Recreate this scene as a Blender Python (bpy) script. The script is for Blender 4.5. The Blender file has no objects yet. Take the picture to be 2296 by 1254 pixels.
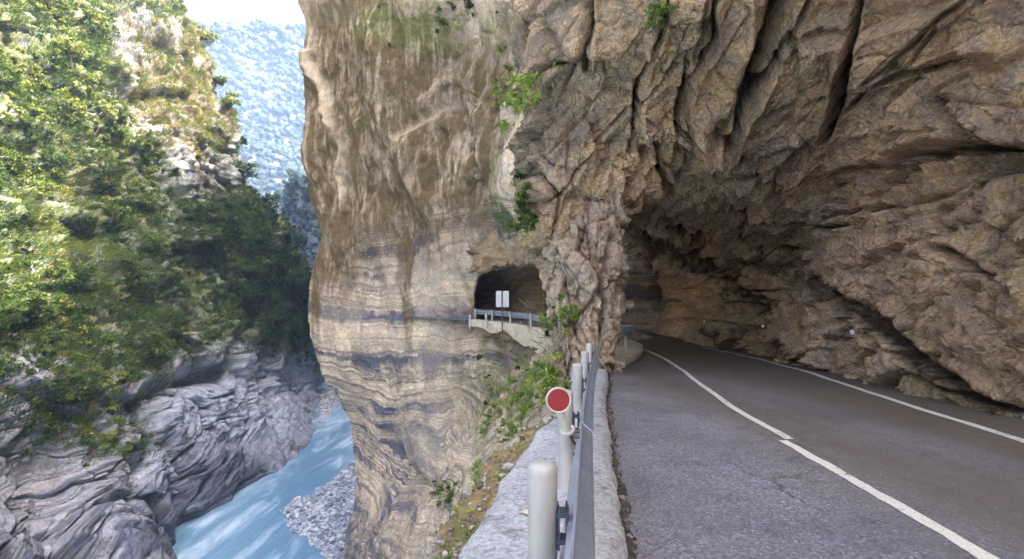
import bpy, math, random
import numpy as np
from mathutils import Vector
R = math.radians
rng = np.random.default_rng(7)
random.seed(7)
scene = bpy.context.scene
COL = scene.collection

# ------------------------------------------------------------------ camera, sky, sun, exposure
HAZE = 0.00036
F_PX, CX, CY, CAMZ = 1260.0, 1148.0, 627.0, 1.45
PITCH = math.atan(68 / F_PX)
cam_d = bpy.data.cameras.new('camera'); cam = bpy.data.objects.new('camera', cam_d); COL.objects.link(cam)
cam_d.sensor_width = 36; cam_d.lens = 36 * F_PX / 2296; cam_d.clip_start = 0.05; cam_d.clip_end = 6000
cam.location = (0, 0, CAMZ); cam.rotation_euler = (R(90) + PITCH, 0, 0)
scene.camera = cam

SUN = Vector((0.60, -0.30, 0.74)).normalized()
EL, AZ = math.asin(SUN.z), math.atan2(SUN.x, SUN.y)
world = bpy.data.worlds.new('World'); scene.world = world; world.use_nodes = True
wn = world.node_tree.nodes; wl = world.node_tree.links
sky = wn.new('ShaderNodeTexSky'); sky.sky_type = 'NISHITA'; sky.sun_disc = False
sky.sun_elevation = EL; sky.sun_rotation = AZ; sky.air_density = 0.6; sky.dust_density = 7.0; sky.ozone_density = 0.2
wl.new(sky.outputs[0], wn['Background'].inputs[0]); wn['Background'].inputs[1].default_value = 0.15
sl = bpy.data.lights.new('sun', 'SUN'); sl.energy = 2.4; sl.angle = R(0.5); sl.color = (1.0, 0.91, 0.76)
so = bpy.data.objects.new('sun', sl); COL.objects.link(so); so.rotation_euler = SUN.to_track_quat('Z', 'Y').to_euler()
scene.view_settings.view_transform = 'Standard'; scene.view_settings.look = 'None'
scene.view_settings.exposure = 3.28; scene.view_settings.gamma = 1
scene.render.engine = 'CYCLES'; cy = scene.cycles
cy.use_denoising = True; cy.max_bounces = 8; cy.diffuse_bounces = 5; cy.glossy_bounces = 3; cy.transmission_bounces = 3
cy.volume_bounces = 1; cy.sample_clamp_indirect = 8; cy.caustics_reflective = False; cy.caustics_refractive = False

# ------------------------------------------------------------------ survey helpers (photo measurement -> world metres)
cp, sp_ = math.cos(PITCH), math.sin(PITCH)
def ray(px, py):
    u = (np.asarray(px, float) - CX) / F_PX; v = (CY - np.asarray(py, float)) / F_PX
    return u, cp - v * sp_, sp_ + v * cp
def P(px, py, Y):
    x, y, z = ray(px, py); t = Y / y
    return np.stack(np.broadcast_arrays(x * t, y * t, CAMZ + z * t), -1)
def G(px, py, z=0.0):
    x, y, zz = ray(px, py); t = (z - CAMZ) / zz
    return np.array([x * t, y * t, z])
def proj(V):
    X, Y, Z = V[..., 0], V[..., 1], V[..., 2] - CAMZ
    d = np.maximum(Y * cp + Z * sp_, 0.05); v = -Y * sp_ + Z * cp
    return CX + F_PX * X / d, CY - F_PX * v / d

# ------------------------------------------------------------------ noise
def _h(i, j, k, s):
    n = (i.astype(np.int64) * 374761393 + j.astype(np.int64) * 668265263 + k.astype(np.int64) * 2147483647 + s * 974711) & 0xFFFFFFFF
    n = ((n ^ (n >> 13)) * 1274126177) & 0xFFFFFFFF
    n = ((n ^ (n >> 16)) * 2246822519) & 0xFFFFFFFF
    return ((n ^ (n >> 15)) & 0xFFFFFF) / float(0xFFFFFF)
def vnoise(p, s=0):
    f = np.floor(p); q = p - f; i = f.astype(np.int64); w = q * q * q * (q * (q * 6 - 15) + 10)
    r = 0
    for a in (0, 1):
        for b in (0, 1):
            for c in (0, 1):
                ww = (w[..., 0] if a else 1 - w[..., 0]) * (w[..., 1] if b else 1 - w[..., 1]) * (w[..., 2] if c else 1 - w[..., 2])
                r = r + ww * _h(i[..., 0] + a, i[..., 1] + b, i[..., 2] + c, s)
    return r * 2 - 1
def fbm(p, o=5, s=0, g=0.5):
    r = 0; a = 1.0
    for k in range(o):
        r = r + a * vnoise(p * (2.03 ** k) + 11.3 * k, s + k); a *= g
    return r
def ridged(p, o=4, s=0):
    r = 0; a = 1.0
    for k in range(o):
        r = r + a * (1 - 2 * np.abs(vnoise(p * (2.07 ** k) + 5.1 * k, s + k))); a *= 0.5
    return r
def blocks(p, s=0, tilt=0.9):
    """fractured rock: every cell is a randomly raised and tilted facet; second value is distance to the joint"""
    f = np.floor(p); i = f.astype(np.int64)
    best = np.full(p.shape[:-1], 9.0); second = best.copy(); val = np.zeros(p.shape[:-1])
    for a in (-1, 0, 1):
        for b in (-1, 0, 1):
            for c in (-1, 0, 1):
                I, J, K = i[..., 0] + a, i[..., 1] + b, i[..., 2] + c
                c0 = np.stack([I + _h(I, J, K, s + 1), J + _h(I, J, K, s + 2), K + _h(I, J, K, s + 3)], -1)
                d = p - c0; dd = (d * d).sum(-1)
                h = _h(I, J, K, s + 4) * 2 - 1
                v = h + tilt * (d[..., 0] * (_h(I, J, K, s + 5) * 2 - 1) + d[..., 1] * (_h(I, J, K, s + 6) * 2 - 1) + d[..., 2] * (_h(I, J, K, s + 7) * 2 - 1)) * 2
                m = dd < best
                second = np.where(m, best, np.minimum(second, dd)); val = np.where(m, v, val); best = np.where(m, dd, best)
    return val, np.sqrt(second) - np.sqrt(best)
def sstep(a, b, x):
    t = np.clip((x - a) / (b - a), 0, 1); return t * t * (3 - 2 * t)
def blob(px, py, cx, cy, rx, ry, ang=0.0, soft=0.5):
    c, s = math.cos(R(ang)), math.sin(R(ang)); x = px - cx; y = py - cy
    d = np.sqrt(((x * c + y * s) / rx) ** 2 + ((-x * s + y * c) / ry) ** 2)
    return 1 - sstep(1 - soft, 1 + soft, d)
def polydist(px, py, poly):
    d = np.full(px.shape, 1e9)
    for (x0, y0), (x1, y1) in zip(poly[:-1], poly[1:]):
        dx, dy = x1 - x0, y1 - y0
        t = np.clip(((px - x0) * dx + (py - y0) * dy) / (dx * dx + dy * dy + 1e-9), 0, 1)
        d = np.minimum(d, np.hypot(px - x0 - t * dx, py - y0 - t * dy))
    return d
def inpoly(px, py, poly):
    r = np.zeros(px.shape, bool); n = len(poly)
    for a in range(n):
        x0, y0 = poly[a]; x1, y1 = poly[(a + 1) % n]
        c = (y0 > py) != (y1 > py)
        r ^= c & (px < (x1 - x0) * (py - y0) / ((y1 - y0) if y1 != y0 else 1e-9) + x0)
    return r

# ------------------------------------------------------------------ mesh helpers
def tag(o, label=None, cat=None, group=None, kind=None):
    if label: o['label'] = label
    if cat: o['category'] = cat
    if group: o['group'] = group
    if kind: o['kind'] = kind
    return o
def empty(name, loc, rz=0.0):
    o = bpy.data.objects.new(name, None); COL.objects.link(o); o.location = loc; o.rotation_euler = (0, 0, rz); o.empty_display_size = 0.2
    return o
def mesh_np(name, V, Fq, mat, parent=None, attrs=None, smooth=False):
    """V (n,3), Fq (m,k) all faces of one size, or a list of such arrays"""
    me = bpy.data.meshes.new(name)
    Fs = Fq if isinstance(Fq, list) else [Fq]
    V = np.ascontiguousarray(V, dtype=np.float32)
    loops = np.concatenate([f.ravel() for f in Fs]).astype(np.int32)
    tot = np.concatenate([np.full(len(f), f.shape[1], np.int32) for f in Fs])
    st = np.concatenate([[0], np.cumsum(tot)[:-1]]).astype(np.int32)
    me.vertices.add(len(V)); me.vertices.foreach_set('co', V.ravel())
    me.loops.add(len(loops)); me.loops.foreach_set('vertex_index', loops)
    me.polygons.add(len(tot)); me.polygons.foreach_set('loop_start', st); me.polygons.foreach_set('loop_total', tot)
    if smooth: me.polygons.foreach_set('use_smooth', np.ones(len(tot), bool))
    me.update(calc_edges=True)
    for k, a in (attrs or {}).items():
        at = me.attributes.new(k, 'FLOAT', 'POINT'); at.data.foreach_set('value', np.ascontiguousarray(a, dtype=np.float32).ravel())
    me.materials.append(mat)
    o = bpy.data.objects.new(name, me); COL.objects.link(o)
    if parent: o.parent = parent
    return o
def grid_faces(nr, nc, keep=None, wrap=False):
    i = np.arange(nr * nc).reshape(nr, nc)
    if wrap: i = np.concatenate([i, i[:, :1]], 1)
    f = np.stack([i[:-1, :-1], i[:-1, 1:], i[1:, 1:], i[1:, :-1]], -1)
    return f[keep] if keep is not None else f.reshape(-1, 4)
def cr(C, t, axis):
    """Catmull-Rom along an axis at float indices t"""
    C = np.moveaxis(C, axis, 0); n = len(C)
    E = np.concatenate([[2 * C[0] - C[1]], C, [2 * C[-1] - C[-2]]])
    i = np.clip(np.floor(t).astype(int), 0, n - 2); f = (t - i).reshape((-1,) + (1,) * (C.ndim - 1))
    p0, p1, p2, p3 = E[i], E[i + 1], E[i + 2], E[i + 3]
    r = 0.5 * (2 * p1 + (p2 - p0) * f + (2 * p0 - 5 * p1 + 4 * p2 - p3) * f ** 2 + (3 * p1 - p0 - 3 * p2 + p3) * f ** 3)
    return np.moveaxis(r, 0, axis)
def tparam(counts):
    t = [np.linspace(k, k + 1, c, endpoint=False) for k, c in enumerate(counts)]
    return np.concatenate(t + [[len(counts)]])
def patch(C, rc, cc):
    V = cr(np.asarray(C, float), tparam(rc), 0); V = cr(V, tparam(cc), 1)
    return V
def normals(V, flip=False):
    du = np.gradient(V, axis=1); dv = np.gradient(V, axis=0)
    n = np.cross(du, dv); n /= np.linalg.norm(n, axis=-1, keepdims=True) + 1e-9
    return -n if flip else n
class MB:
    """collects simple solids and links them as one mesh"""
    def __init__(s): s.v = []; s.f = []; s.n = 0
    def add(s, V, F):
        s.v.append(np.asarray(V, float)); s.f += [tuple(int(a) + s.n for a in f) for f in F]; s.n += len(V)
    def box(s, c, size, rz=0.0):
        x, y, z = [a / 2 for a in size]; V = np.array([[a, b, d] for a in (-x, x) for b in (-y, y) for d in (-z, z)])
        co, si = math.cos(rz), math.sin(rz); V = np.stack([V[:, 0] * co - V[:, 1] * si, V[:, 0] * si + V[:, 1] * co, V[:, 2]], 1) + np.array(c)
        s.add(V, [(0, 1, 3, 2), (4, 6, 7, 5), (0, 4, 5, 1), (2, 3, 7, 6), (0, 2, 6, 4), (1, 5, 7, 3)]); return s
    def tube(s, pts, rad, n=16, caps=True):
        pts = np.array(pts, float); m = len(pts); rad = np.broadcast_to(rad, (m,))
        T = np.gradient(pts, axis=0); T /= np.linalg.norm(T, axis=1, keepdims=True)
        a = np.array([0, 0, 1.0]) if abs(T[0][2]) < .9 else np.array([1.0, 0, 0]); V = []
        for k in range(m):
            u = np.cross(T[k], a); u /= np.linalg.norm(u); w = np.cross(T[k], u); a = np.cross(u, T[k]) if abs(T[0][2]) < .9 else a
            for q in range(n):
                t = 2 * math.pi * q / n; V.append(pts[k] + rad[k] * (math.cos(t) * u + math.sin(t) * w))
        F = [(k * n + q, k * n + (q + 1) % n, (k + 1) * n + (q + 1) % n, (k + 1) * n + q) for k in range(m - 1) for q in range(n)]
        if caps: F += [tuple(range(n - 1, -1, -1)), tuple(range((m - 1) * n, m * n))]
        s.add(V, F); return s
    def sweep(s, prof, frames):
        """closed profile [(offset,z)] along frames [(x,y,z,nx,ny)]"""
        n = len(prof); V = []
        for (x, y, z, nx, ny) in frames:
            for (o, h) in prof: V.append((x + nx * o, y + ny * o, z + h))
        m = len(frames)
        F = [(k * n + q, k * n + (q + 1) % n, (k + 1) * n + (q + 1) % n, (k + 1) * n + q) for k in range(m - 1) for q in range(n)]
        F += [tuple(range(n - 1, -1, -1)), tuple(range((m - 1) * n, m * n))]
        s.add(V, F); return s
    def build(s, name, mat, parent=None, smooth=None):
        me = bpy.data.meshes.new(name); me.from_pydata([tuple(v) for v in np.concatenate(s.v)], [], s.f)
        me.materials.append(mat)
        import bmesh
        b = bmesh.new(); b.from_mesh(me); bmesh.ops.recalc_face_normals(b, faces=b.faces); b.to_mesh(me); b.free()
        if smooth is not None:
            for p in me.polygons: p.use_smooth = True
            me.set_sharp_from_angle(angle=R(smooth))
        o = bpy.data.objects.new(name, me); COL.objects.link(o)
        if parent: o.parent = parent
        return o

# ------------------------------------------------------------------ materials
class NT:
    def __init__(s, name):
        s.m = bpy.data.materials.new(name); s.m.use_nodes = True; s.t = s.m.node_tree; s.n = s.t.nodes; s.b = s.n['Principled BSDF']
        s.co = s.n.new('ShaderNodeTexCoord').outputs['Object']
    def link(s, a, b): s.t.links.new(a, b)
    def setin(s, sock, v):
        if hasattr(v, 'is_output'): s.link(v, sock)
        elif isinstance(v, (tuple, list)) and len(v) == 3 and sock.type == 'RGBA': sock.default_value = (*v, 1)
        else: sock.default_value = v
    def attr(s, name):
        a = s.n.new('ShaderNodeAttribute'); a.attribute_name = name; return a.outputs['Fac']
    def mapv(s, v, sc=(1, 1, 1), rot=(0, 0, 0), loc=(0, 0, 0)):
        m = s.n.new('ShaderNodeMapping'); s.link(v, m.inputs[0]); m.inputs['Scale'].default_value = sc; m.inputs['Rotation'].default_value = rot; m.inputs['Location'].default_value = loc
        return m.outputs[0]
    def noise(s, v=None, scale=1.0, detail=6, rough=0.55, dist=0.0, dim='3D', w=None, col=False):
        k = s.n.new('ShaderNodeTexNoise'); k.noise_dimensions = dim
        if dim != '1D': s.link(v if v is not None else s.co, k.inputs['Vector'])
        if w is not None: s.link(w, k.inputs['W'])
        k.inputs['Scale'].default_value = scale; k.inputs['Detail'].default_value = detail; k.inputs['Roughness'].default_value = rough; k.inputs['Distortion'].default_value = dist
        return k.outputs['Color' if col else 0]
    def vor(s, v=None, scale=1.0, feat='F1', out='Distance', rand=1.0):
        k = s.n.new('ShaderNodeTexVoronoi'); k.feature = feat; s.link(v if v is not None else s.co, k.inputs['Vector']); k.inputs['Scale'].default_value = scale; k.inputs['Randomness'].default_value = rand
        return k.outputs[out]
    def ramp(s, f, stops, interp='LINEAR'):
        r = s.n.new('ShaderNodeValToRGB'); s.link(f, r.inputs[0]); e = r.color_ramp.elements; r.color_ramp.interpolation = interp
        while len(e) < len(stops): e.new(0.5)
        for k, (p, c) in enumerate(stops):
            e[k].position = p; c = c if isinstance(c, (tuple, list)) else (c, c, c); e[k].color = (*c, 1)
        return r.outputs[0]
    def math(s, op, a, b=0.5, clamp=False):
        m = s.n.new('ShaderNodeMath'); m.operation = op; m.use_clamp = clamp; s.setin(m.inputs[0], a); s.setin(m.inputs[1], b); return m.outputs[0]
    def mix(s, f, a, b, mode='MIX'):
        m = s.n.new('ShaderNodeMix'); m.data_type = 'RGBA'; m.blend_type = mode; m.clamp_factor = True
        s.setin(m.inputs[0], f); s.setin(m.inputs[6], a); s.setin(m.inputs[7], b); return m.outputs[2]
    def vadd(s, a, b):
        m = s.n.new('ShaderNodeVectorMath'); m.operation = 'ADD'; s.link(a, m.inputs[0]); s.link(b, m.inputs[1]); return m.outputs[0]
    def vscale(s, a, k):
        m = s.n.new('ShaderNodeVectorMath'); m.operation = 'SCALE'; s.link(a, m.inputs[0]); m.inputs['Scale'].default_value = k; return m.outputs[0]
    def bump(s, h, dist=0.02, strength=1.0, prev=None):
        b = s.n.new('ShaderNodeBump'); b.inputs['Distance'].default_value = dist; b.inputs['Strength'].default_value = strength; s.link(h, b.inputs['Height'])
        if prev is not None: s.link(prev, b.inputs['Normal'])
        return b.outputs[0]
    def out(s, col=None, rough=0.8, normal=None, spec=0.3, metal=0.0):
        if col is not None: s.setin(s.b.inputs['Base Color'], col)
        s.setin(s.b.inputs['Roughness'], rough); s.b.inputs['Specular IOR Level'].default_value = spec; s.b.inputs['Metallic'].default_value = metal
        if normal is not None: s.link(normal, s.b.inputs['Normal'])
        return s.m

def mat_rock(name, base, warm, grey, darkc, scale=1.0, bands=True, bandK=7.0, joint=0.55, warp=(1, 1, 1), rough=0.85, bumpd=0.05, warpk=0.4):
    """layered marble: tone from noise at several scales, bands along the 'strat' attribute, stain and painted crack-shade attributes"""
    t = NT(name)
    v = t.mapv(t.co, warp)
    wv = t.vadd(v, t.vscale(t.noise(v, 0.6 / scale, 3, col=True), warpk * scale))
    n1 = t.noise(wv, 0.35 / scale, 8, 0.6); n2 = t.noise(wv, 2.2 / scale, 10, 0.70, 0.1); n3 = t.noise(v, 11 / scale, 8, 0.72)
    c = t.mix(t.ramp(n1, [(0.35, 0.0), (0.65, 1.0)]), base, grey)
    c = t.mix(t.ramp(n2, [(0.42, 0.0), (0.62, 1.0)]), c, warm)
    c = t.mix(1.0, c, t.ramp(n3, [(0.28, 0.45), (0.5, 1.0), (0.70, 1.35)]), 'MULTIPLY')
    cell = t.vor(wv, 0.9 / scale, 'F1', 'Color')
    c = t.mix(0.55, c, t.mix(1.0, c, t.ramp(cell, [(0.0, 0.6), (1.0, 1.45)]), 'MULTIPLY'))
    if bands:
        st = t.attr('strat'); am = t.attr('band')
        st = t.math('ADD', st, t.math('MULTIPLY', t.noise(v, 0.9 / scale, 7, .65), 0.11))
        b = t.noise(None, bandK * .6, 9, 0.78, dim='1D', w=st)
        b = t.math('ADD', b, t.math('MULTIPLY', t.math('SUBTRACT', t.noise(v, 0.22 / scale, 3), 0.5), 0.45))
        b = t.math('ADD', b, t.math('MULTIPLY', t.math('SUBTRACT', n2, 0.5), 0.35))
        dk = t.ramp(b, [(0.52, 0.0), (0.575, 1.0)])
        dk = t.math('MULTIPLY', dk, am)
        c = t.mix(t.math('MULTIPLY', t.ramp(t.noise(None, bandK * 2.4, 6, 0.75, dim='1D', w=st), [(.42, 1.0), (.50, 0.0)]), t.math('MULTIPLY', am, .8)), c, (0.22, 0.18, 0.165))
        c = t.mix(dk, c, t.mix(n3, darkc, tuple(x * 2.4 for x in darkc)))
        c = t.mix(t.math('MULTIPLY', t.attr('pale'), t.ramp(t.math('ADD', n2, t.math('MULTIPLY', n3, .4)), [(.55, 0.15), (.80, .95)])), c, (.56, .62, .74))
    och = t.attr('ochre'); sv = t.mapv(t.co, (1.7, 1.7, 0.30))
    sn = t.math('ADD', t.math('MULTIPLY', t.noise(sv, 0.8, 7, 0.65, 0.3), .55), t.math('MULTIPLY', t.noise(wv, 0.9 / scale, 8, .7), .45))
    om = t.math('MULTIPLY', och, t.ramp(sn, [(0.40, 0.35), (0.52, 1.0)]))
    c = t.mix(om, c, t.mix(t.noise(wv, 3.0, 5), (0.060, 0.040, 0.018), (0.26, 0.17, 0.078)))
    ms = t.math('MULTIPLY', t.attr('moss'), t.ramp(t.noise(v, 5 / scale, 7, 0.7), [(0.40, 0.0), (0.55, 1.0)]))
    c = t.mix(ms, c, t.mix(t.noise(v, 9), (0.05, 0.085, 0.012), (0.20, 0.23, 0.04)))
    sm = t.attr('soot_shade')  # dark stain patches, plus crevice shade painted along crack lines
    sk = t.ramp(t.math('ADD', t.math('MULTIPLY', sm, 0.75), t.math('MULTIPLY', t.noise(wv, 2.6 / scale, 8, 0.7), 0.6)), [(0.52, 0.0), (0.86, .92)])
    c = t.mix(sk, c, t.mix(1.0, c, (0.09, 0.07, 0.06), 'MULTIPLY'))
    ed = t.vor(wv, 1.7 / scale, 'DISTANCE_TO_EDGE'); e2 = t.vor(t.mapv(wv, (1, 1.8, 2.6), (0.5, 0.3, 0.2)), 3.9 / scale, 'DISTANCE_TO_EDGE')
    j1 = t.ramp(ed, [(0.0, 0.0), (0.05, 1.0)]); j2 = t.ramp(e2, [(0.0, 0.0), (0.07, 1.0)])
    h = t.math('ADD', t.math('MULTIPLY', j1, joint), t.math('MULTIPLY', j2, joint * 0.6))
    h = t.math('ADD', h, t.math('MULTIPLY', n2, 1.6)); h = t.math('ADD', h, t.math('MULTIPLY', n3, 0.7))
    if bands: h = t.math('SUBTRACT', h, t.math('MULTIPLY', dk, 0.35))
    c = t.mix(joint * 0.5, c, t.mix(1.0, c, t.mix(1.0, j1, j2, 'MULTIPLY'), 'MULTIPLY'))
    return t.out(c, rough, t.bump(h, bumpd * scale, 1.0), 0.25)

M = {}
M['cliff'] = mat_rock('cliff_marble', (0.76, 0.59, 0.42), (0.76, 0.56, 0.34), (0.50, 0.40, 0.325), (0.085, 0.08, 0.10), scale=1.6, bandK=3.2, joint=0.12, warp=(1, 1, 0.7), bumpd=0.10)
M['roof'] = mat_rock('overhang_rock', (0.66, 0.44, 0.25), (0.78, 0.50, 0.24), (0.46, 0.33, 0.23), (0.11, 0.095, 0.10), scale=0.8, bandK=5.0, joint=0.32, bumpd=0.14)
M['pillar'] = mat_rock('pillar_rock', (0.54, 0.39, 0.26), (0.64, 0.45, 0.26), (0.38, 0.30, 0.235), (0.11, 0.095, 0.10), scale=0.6, bandK=5.0, joint=0.25, bumpd=0.10)
M['gorge'] = mat_rock('gorge_wall_rock', (0.22, 0.235, 0.275), (0.33, 0.33, 0.35), (0.12, 0.13, 0.165), (0.030, 0.036, 0.060), scale=4.5, bandK=6.0, joint=0.2, warp=(1, 1, 1), bumpd=0.08)

def mat_leaf(name, c0, c1, c2, trans=0.35):
    t = NT(name); f = t.attr('tint')
    c = t.ramp(f, [(0.0, c0), (0.5, c1), (1.0, c2)])
    t.out(c, 0.55, None, 0.25)
    tr = t.n.new('ShaderNodeBsdfTranslucent'); t.link(t.mix(1.0, c, (1.25, 1.35, 0.6), 'MULTIPLY'), tr.inputs[0])
    mx = t.n.new('ShaderNodeMixShader'); mx.inputs[0].default_value = trans
    t.link(t.b.outputs[0], mx.inputs[1]); t.link(tr.outputs[0], mx.inputs[2]); t.link(mx.outputs[0], t.n['Material Output'].inputs[0])
    return t.m
M['leaf'] = mat_leaf('slope_leaves', (0.016, 0.034, 0.010), (0.060, 0.105, 0.022), (0.21, 0.23, 0.045))
M['leaf_dark'] = mat_leaf('tree_leaves', (0.010, 0.026, 0.010), (0.028, 0.070, 0.020), (0.070, 0.14, 0.035))
M['leaf_near'] = mat_leaf('bush_leaves', (0.045, 0.085, 0.018), (0.15, 0.22, 0.04), (0.36, 0.38, 0.09))
M['dry'] = mat_leaf('dry_grass', (0.13, 0.11, 0.035), (0.27, 0.21, 0.08), (0.42, 0.33, 0.15))
M['far_leaf'] = mat_leaf('far_canopy', (0.004, 0.011, 0.010), (0.012, 0.028, 0.018), (0.034, 0.056, 0.030), 0.05)
t = NT('twig_bark'); M['bark'] = t.out(t.mix(t.noise(None, 8), (0.10, 0.075, 0.05), (0.24, 0.19, 0.13)), 0.9)

def mat_asphalt():
    t = NT('asphalt')
    big = t.noise(None, 0.45, 5, 0.6, 0.5); mid = t.noise(None, 3.0, 6, 0.6); fine = t.vor(None, 60, 'F1', 'Color'); fd = t.vor(None, 95)
    sp = t.noise(None, 160, 3, 0.7)
    c = t.mix(t.ramp(big, [(0.35, 0.0), (0.7, 1.0)]), (0.145, 0.136, 0.142), (0.215, 0.200, 0.203))
    c = t.mix(t.ramp(mid, [(0.30, 1.0), (0.48, 0.0)]), c, (0.115, 0.108, 0.112))
    c = t.mix(0.75, c, t.mix(1.0, c, t.ramp(fine, [(0.15, 0.5), (0.5, 0.95), (0.8, 1.4), (0.95, 2.4)]), 'MULTIPLY'))
    cr_ = t.vor(t.vadd(t.mapv(t.co, (1, .55, 1)), t.vscale(t.noise(None, 1.6, 5, col=True), .9)), .42, 'DISTANCE_TO_EDGE'); cm = t.math('MULTIPLY', t.ramp(cr_, [(0.0, 1.0), (.012, 0.0)]), t.ramp(t.noise(None, .5, 3), [(.45, 0.0), (.6, .8)]))
    c = t.mix(cm, c, (.03, .028, .027))
    sx = t.n.new('ShaderNodeSeparateXYZ'); t.link(t.co, sx.inputs[0])
    pt = t.noise(t.mapv(t.co, (0.9, 0.25, 1), (0, 0, R(-12))), 1.1, 4, 0.5)
    lane = t.math('ADD', sx.outputs[0], t.math('ADD', t.math('MULTIPLY', pt, 2.2), t.math('MULTIPLY', sx.outputs[1], 0.09)))
    c = t.mix(t.ramp(t.math('MULTIPLY', lane, 0.1), [(0.36, 0.0), (0.52, 0.80), (0.62, 0.45), (0.72, 0.85)]), c, (0.105, 0.075, 0.046))
    return t.out(c, t.ramp(big, [(0.3, 0.62), (0.7, 0.85)]), t.bump(t.math('ADD', fd, t.math('MULTIPLY', sp, 0.6)), 0.004), 0.4)
M['asphalt'] = mat_asphalt()
def mat_paint():
    t = NT('worn_road_paint'); n = t.noise(None, 14, 8, 0.75); m2 = t.noise(None, 1.3, 3)
    w = t.ramp(t.math('ADD', n, t.math('MULTIPLY', m2, 0.35)), [(0.53, 0.0), (0.61, 1.0)])
    c = t.mix(w, (0.20, 0.17, 0.14), (0.62, 0.56, 0.45)); c = t.mix(0.5, c, t.mix(1.0, c, t.ramp(t.vor(None, 110, 'F1', 'Color'), [(0, .5), (1, 1.3)]), 'MULTIPLY'))
    return t.out(c, 0.7, t.bump(n, 0.003))
M['paint'] = mat_paint()
def mat_concrete(name, a, b, dark, sc=1.0):
    t = NT(name); n1 = t.noise(None, 1.4 * sc, 7, 0.62, 0.4); n2 = t.noise(None, 26 * sc, 6, 0.7); n3 = t.vor(None, 60 * sc)
    c = t.mix(t.ramp(n1, [(0.35, 0.0), (0.65, 1.0)]), a, b)
    c = t.mix(t.ramp(t.noise(None, 4.0 * sc, 8, 0.7, 0.6), [(0.34, 0.85), (0.46, 0.0)]), c, dark)
    c = t.mix(1.0, c, t.ramp(n2, [(0.32, 0.5), (0.5, 1.0), (0.7, 1.3)]), 'MULTIPLY'); c = t.mix(1.0, c, t.ramp(t.vor(None, 75 * sc, 'F1', 'Color'), [(0.2, .85), (0.8, 1.12)]), 'MULTIPLY')
    pit = t.ramp(n3, [(0.05, 0.0), (0.22, 1.0)])
    h = t.math('ADD', t.math('MULTIPLY', pit, 0.4), t.math('MULTIPLY', n2, 1.0)); h = t.math('ADD', h, t.math('MULTIPLY', n1, 2.0))
    return t.out(c, 0.9, t.bump(h, 0.008), 0.25)
M['concrete'] = mat_concrete('kerb_concrete', (0.33, 0.325, 0.32), (0.43, 0.415, 0.40), (0.16, 0.145, 0.13))
M['parapet'] = mat_concrete('parapet_concrete', (0.46, 0.37, 0.26), (0.58, 0.48, 0.35), (0.25, 0.20, 0.13), 0.7)
def mat_metal(name, c, c2, rough=0.45, metal=0.6, sc=6):
    t = NT(name); n = t.noise(t.mapv(t.co, (1, 1, 0.4)), sc, 7, 0.65); f = t.noise(None, 60, 4)
    k = t.mix(t.ramp(n, [(0.35, 0.0), (0.7, 1.0)]), c, c2)
    k = t.mix(t.ramp(t.noise(None, 17, 8, 0.75), [(0.26, 0.8), (0.36, 0.0)]), k, (0.16, 0.11, 0.06))
    return t.out(k, t.ramp(f, [(0.3, rough - .08), (0.7, rough + .12)]), t.bump(f, 0.001), 0.4, metal)
M['galv'] = mat_metal('galvanised_steel', (0.36, 0.40, 0.48), (0.52, 0.56, 0.62), 0.36, 0.72)
M['dark_steel'] = mat_metal('dark_bracket_steel', (0.05, 0.06, 0.08), (0.10, 0.11, 0.13), 0.5, 0.4)
M['post'] = mat_metal('painted_post', (0.30, 0.275, 0.23), (0.46, 0.43, 0.38), 0.4, 0.05, 3)
M['cream'] = mat_metal('cream_plastic', (0.44, 0.39, 0.30), (0.55, 0.50, 0.40), 0.5, 0.0, 9)
M['rust'] = mat_metal('rusty_steel', (0.16, 0.06, 0.035), (0.28, 0.10, 0.05), 0.8, 0.1)
M['bolt'] = mat_metal('weathered_bolt', (0.25, 0.21, 0.16), (0.42, 0.38, 0.32), 0.5, 0.6, 30)
M['panel'] = mat_metal('sign_back', (0.46, 0.42, 0.38), (0.56, 0.51, 0.46), 0.5, 0.1)
t = NT('red_reflector'); vv = t.vor(None, 260, 'F1'); M['red'] = t.out(t.mix(t.ramp(vv, [(0, 0.0), (0.5, 1.0)]), (0.30, 0.006, 0.008), (0.20, 0.004, 0.006)), 0.3, t.bump(vv, 0.001), 0.5)
t = NT('white_reflector'); M['white'] = t.out(t.mix(t.noise(None, 40), (0.7, 0.66, 0.58), (0.85, 0.82, 0.75)), 0.3)

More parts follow.
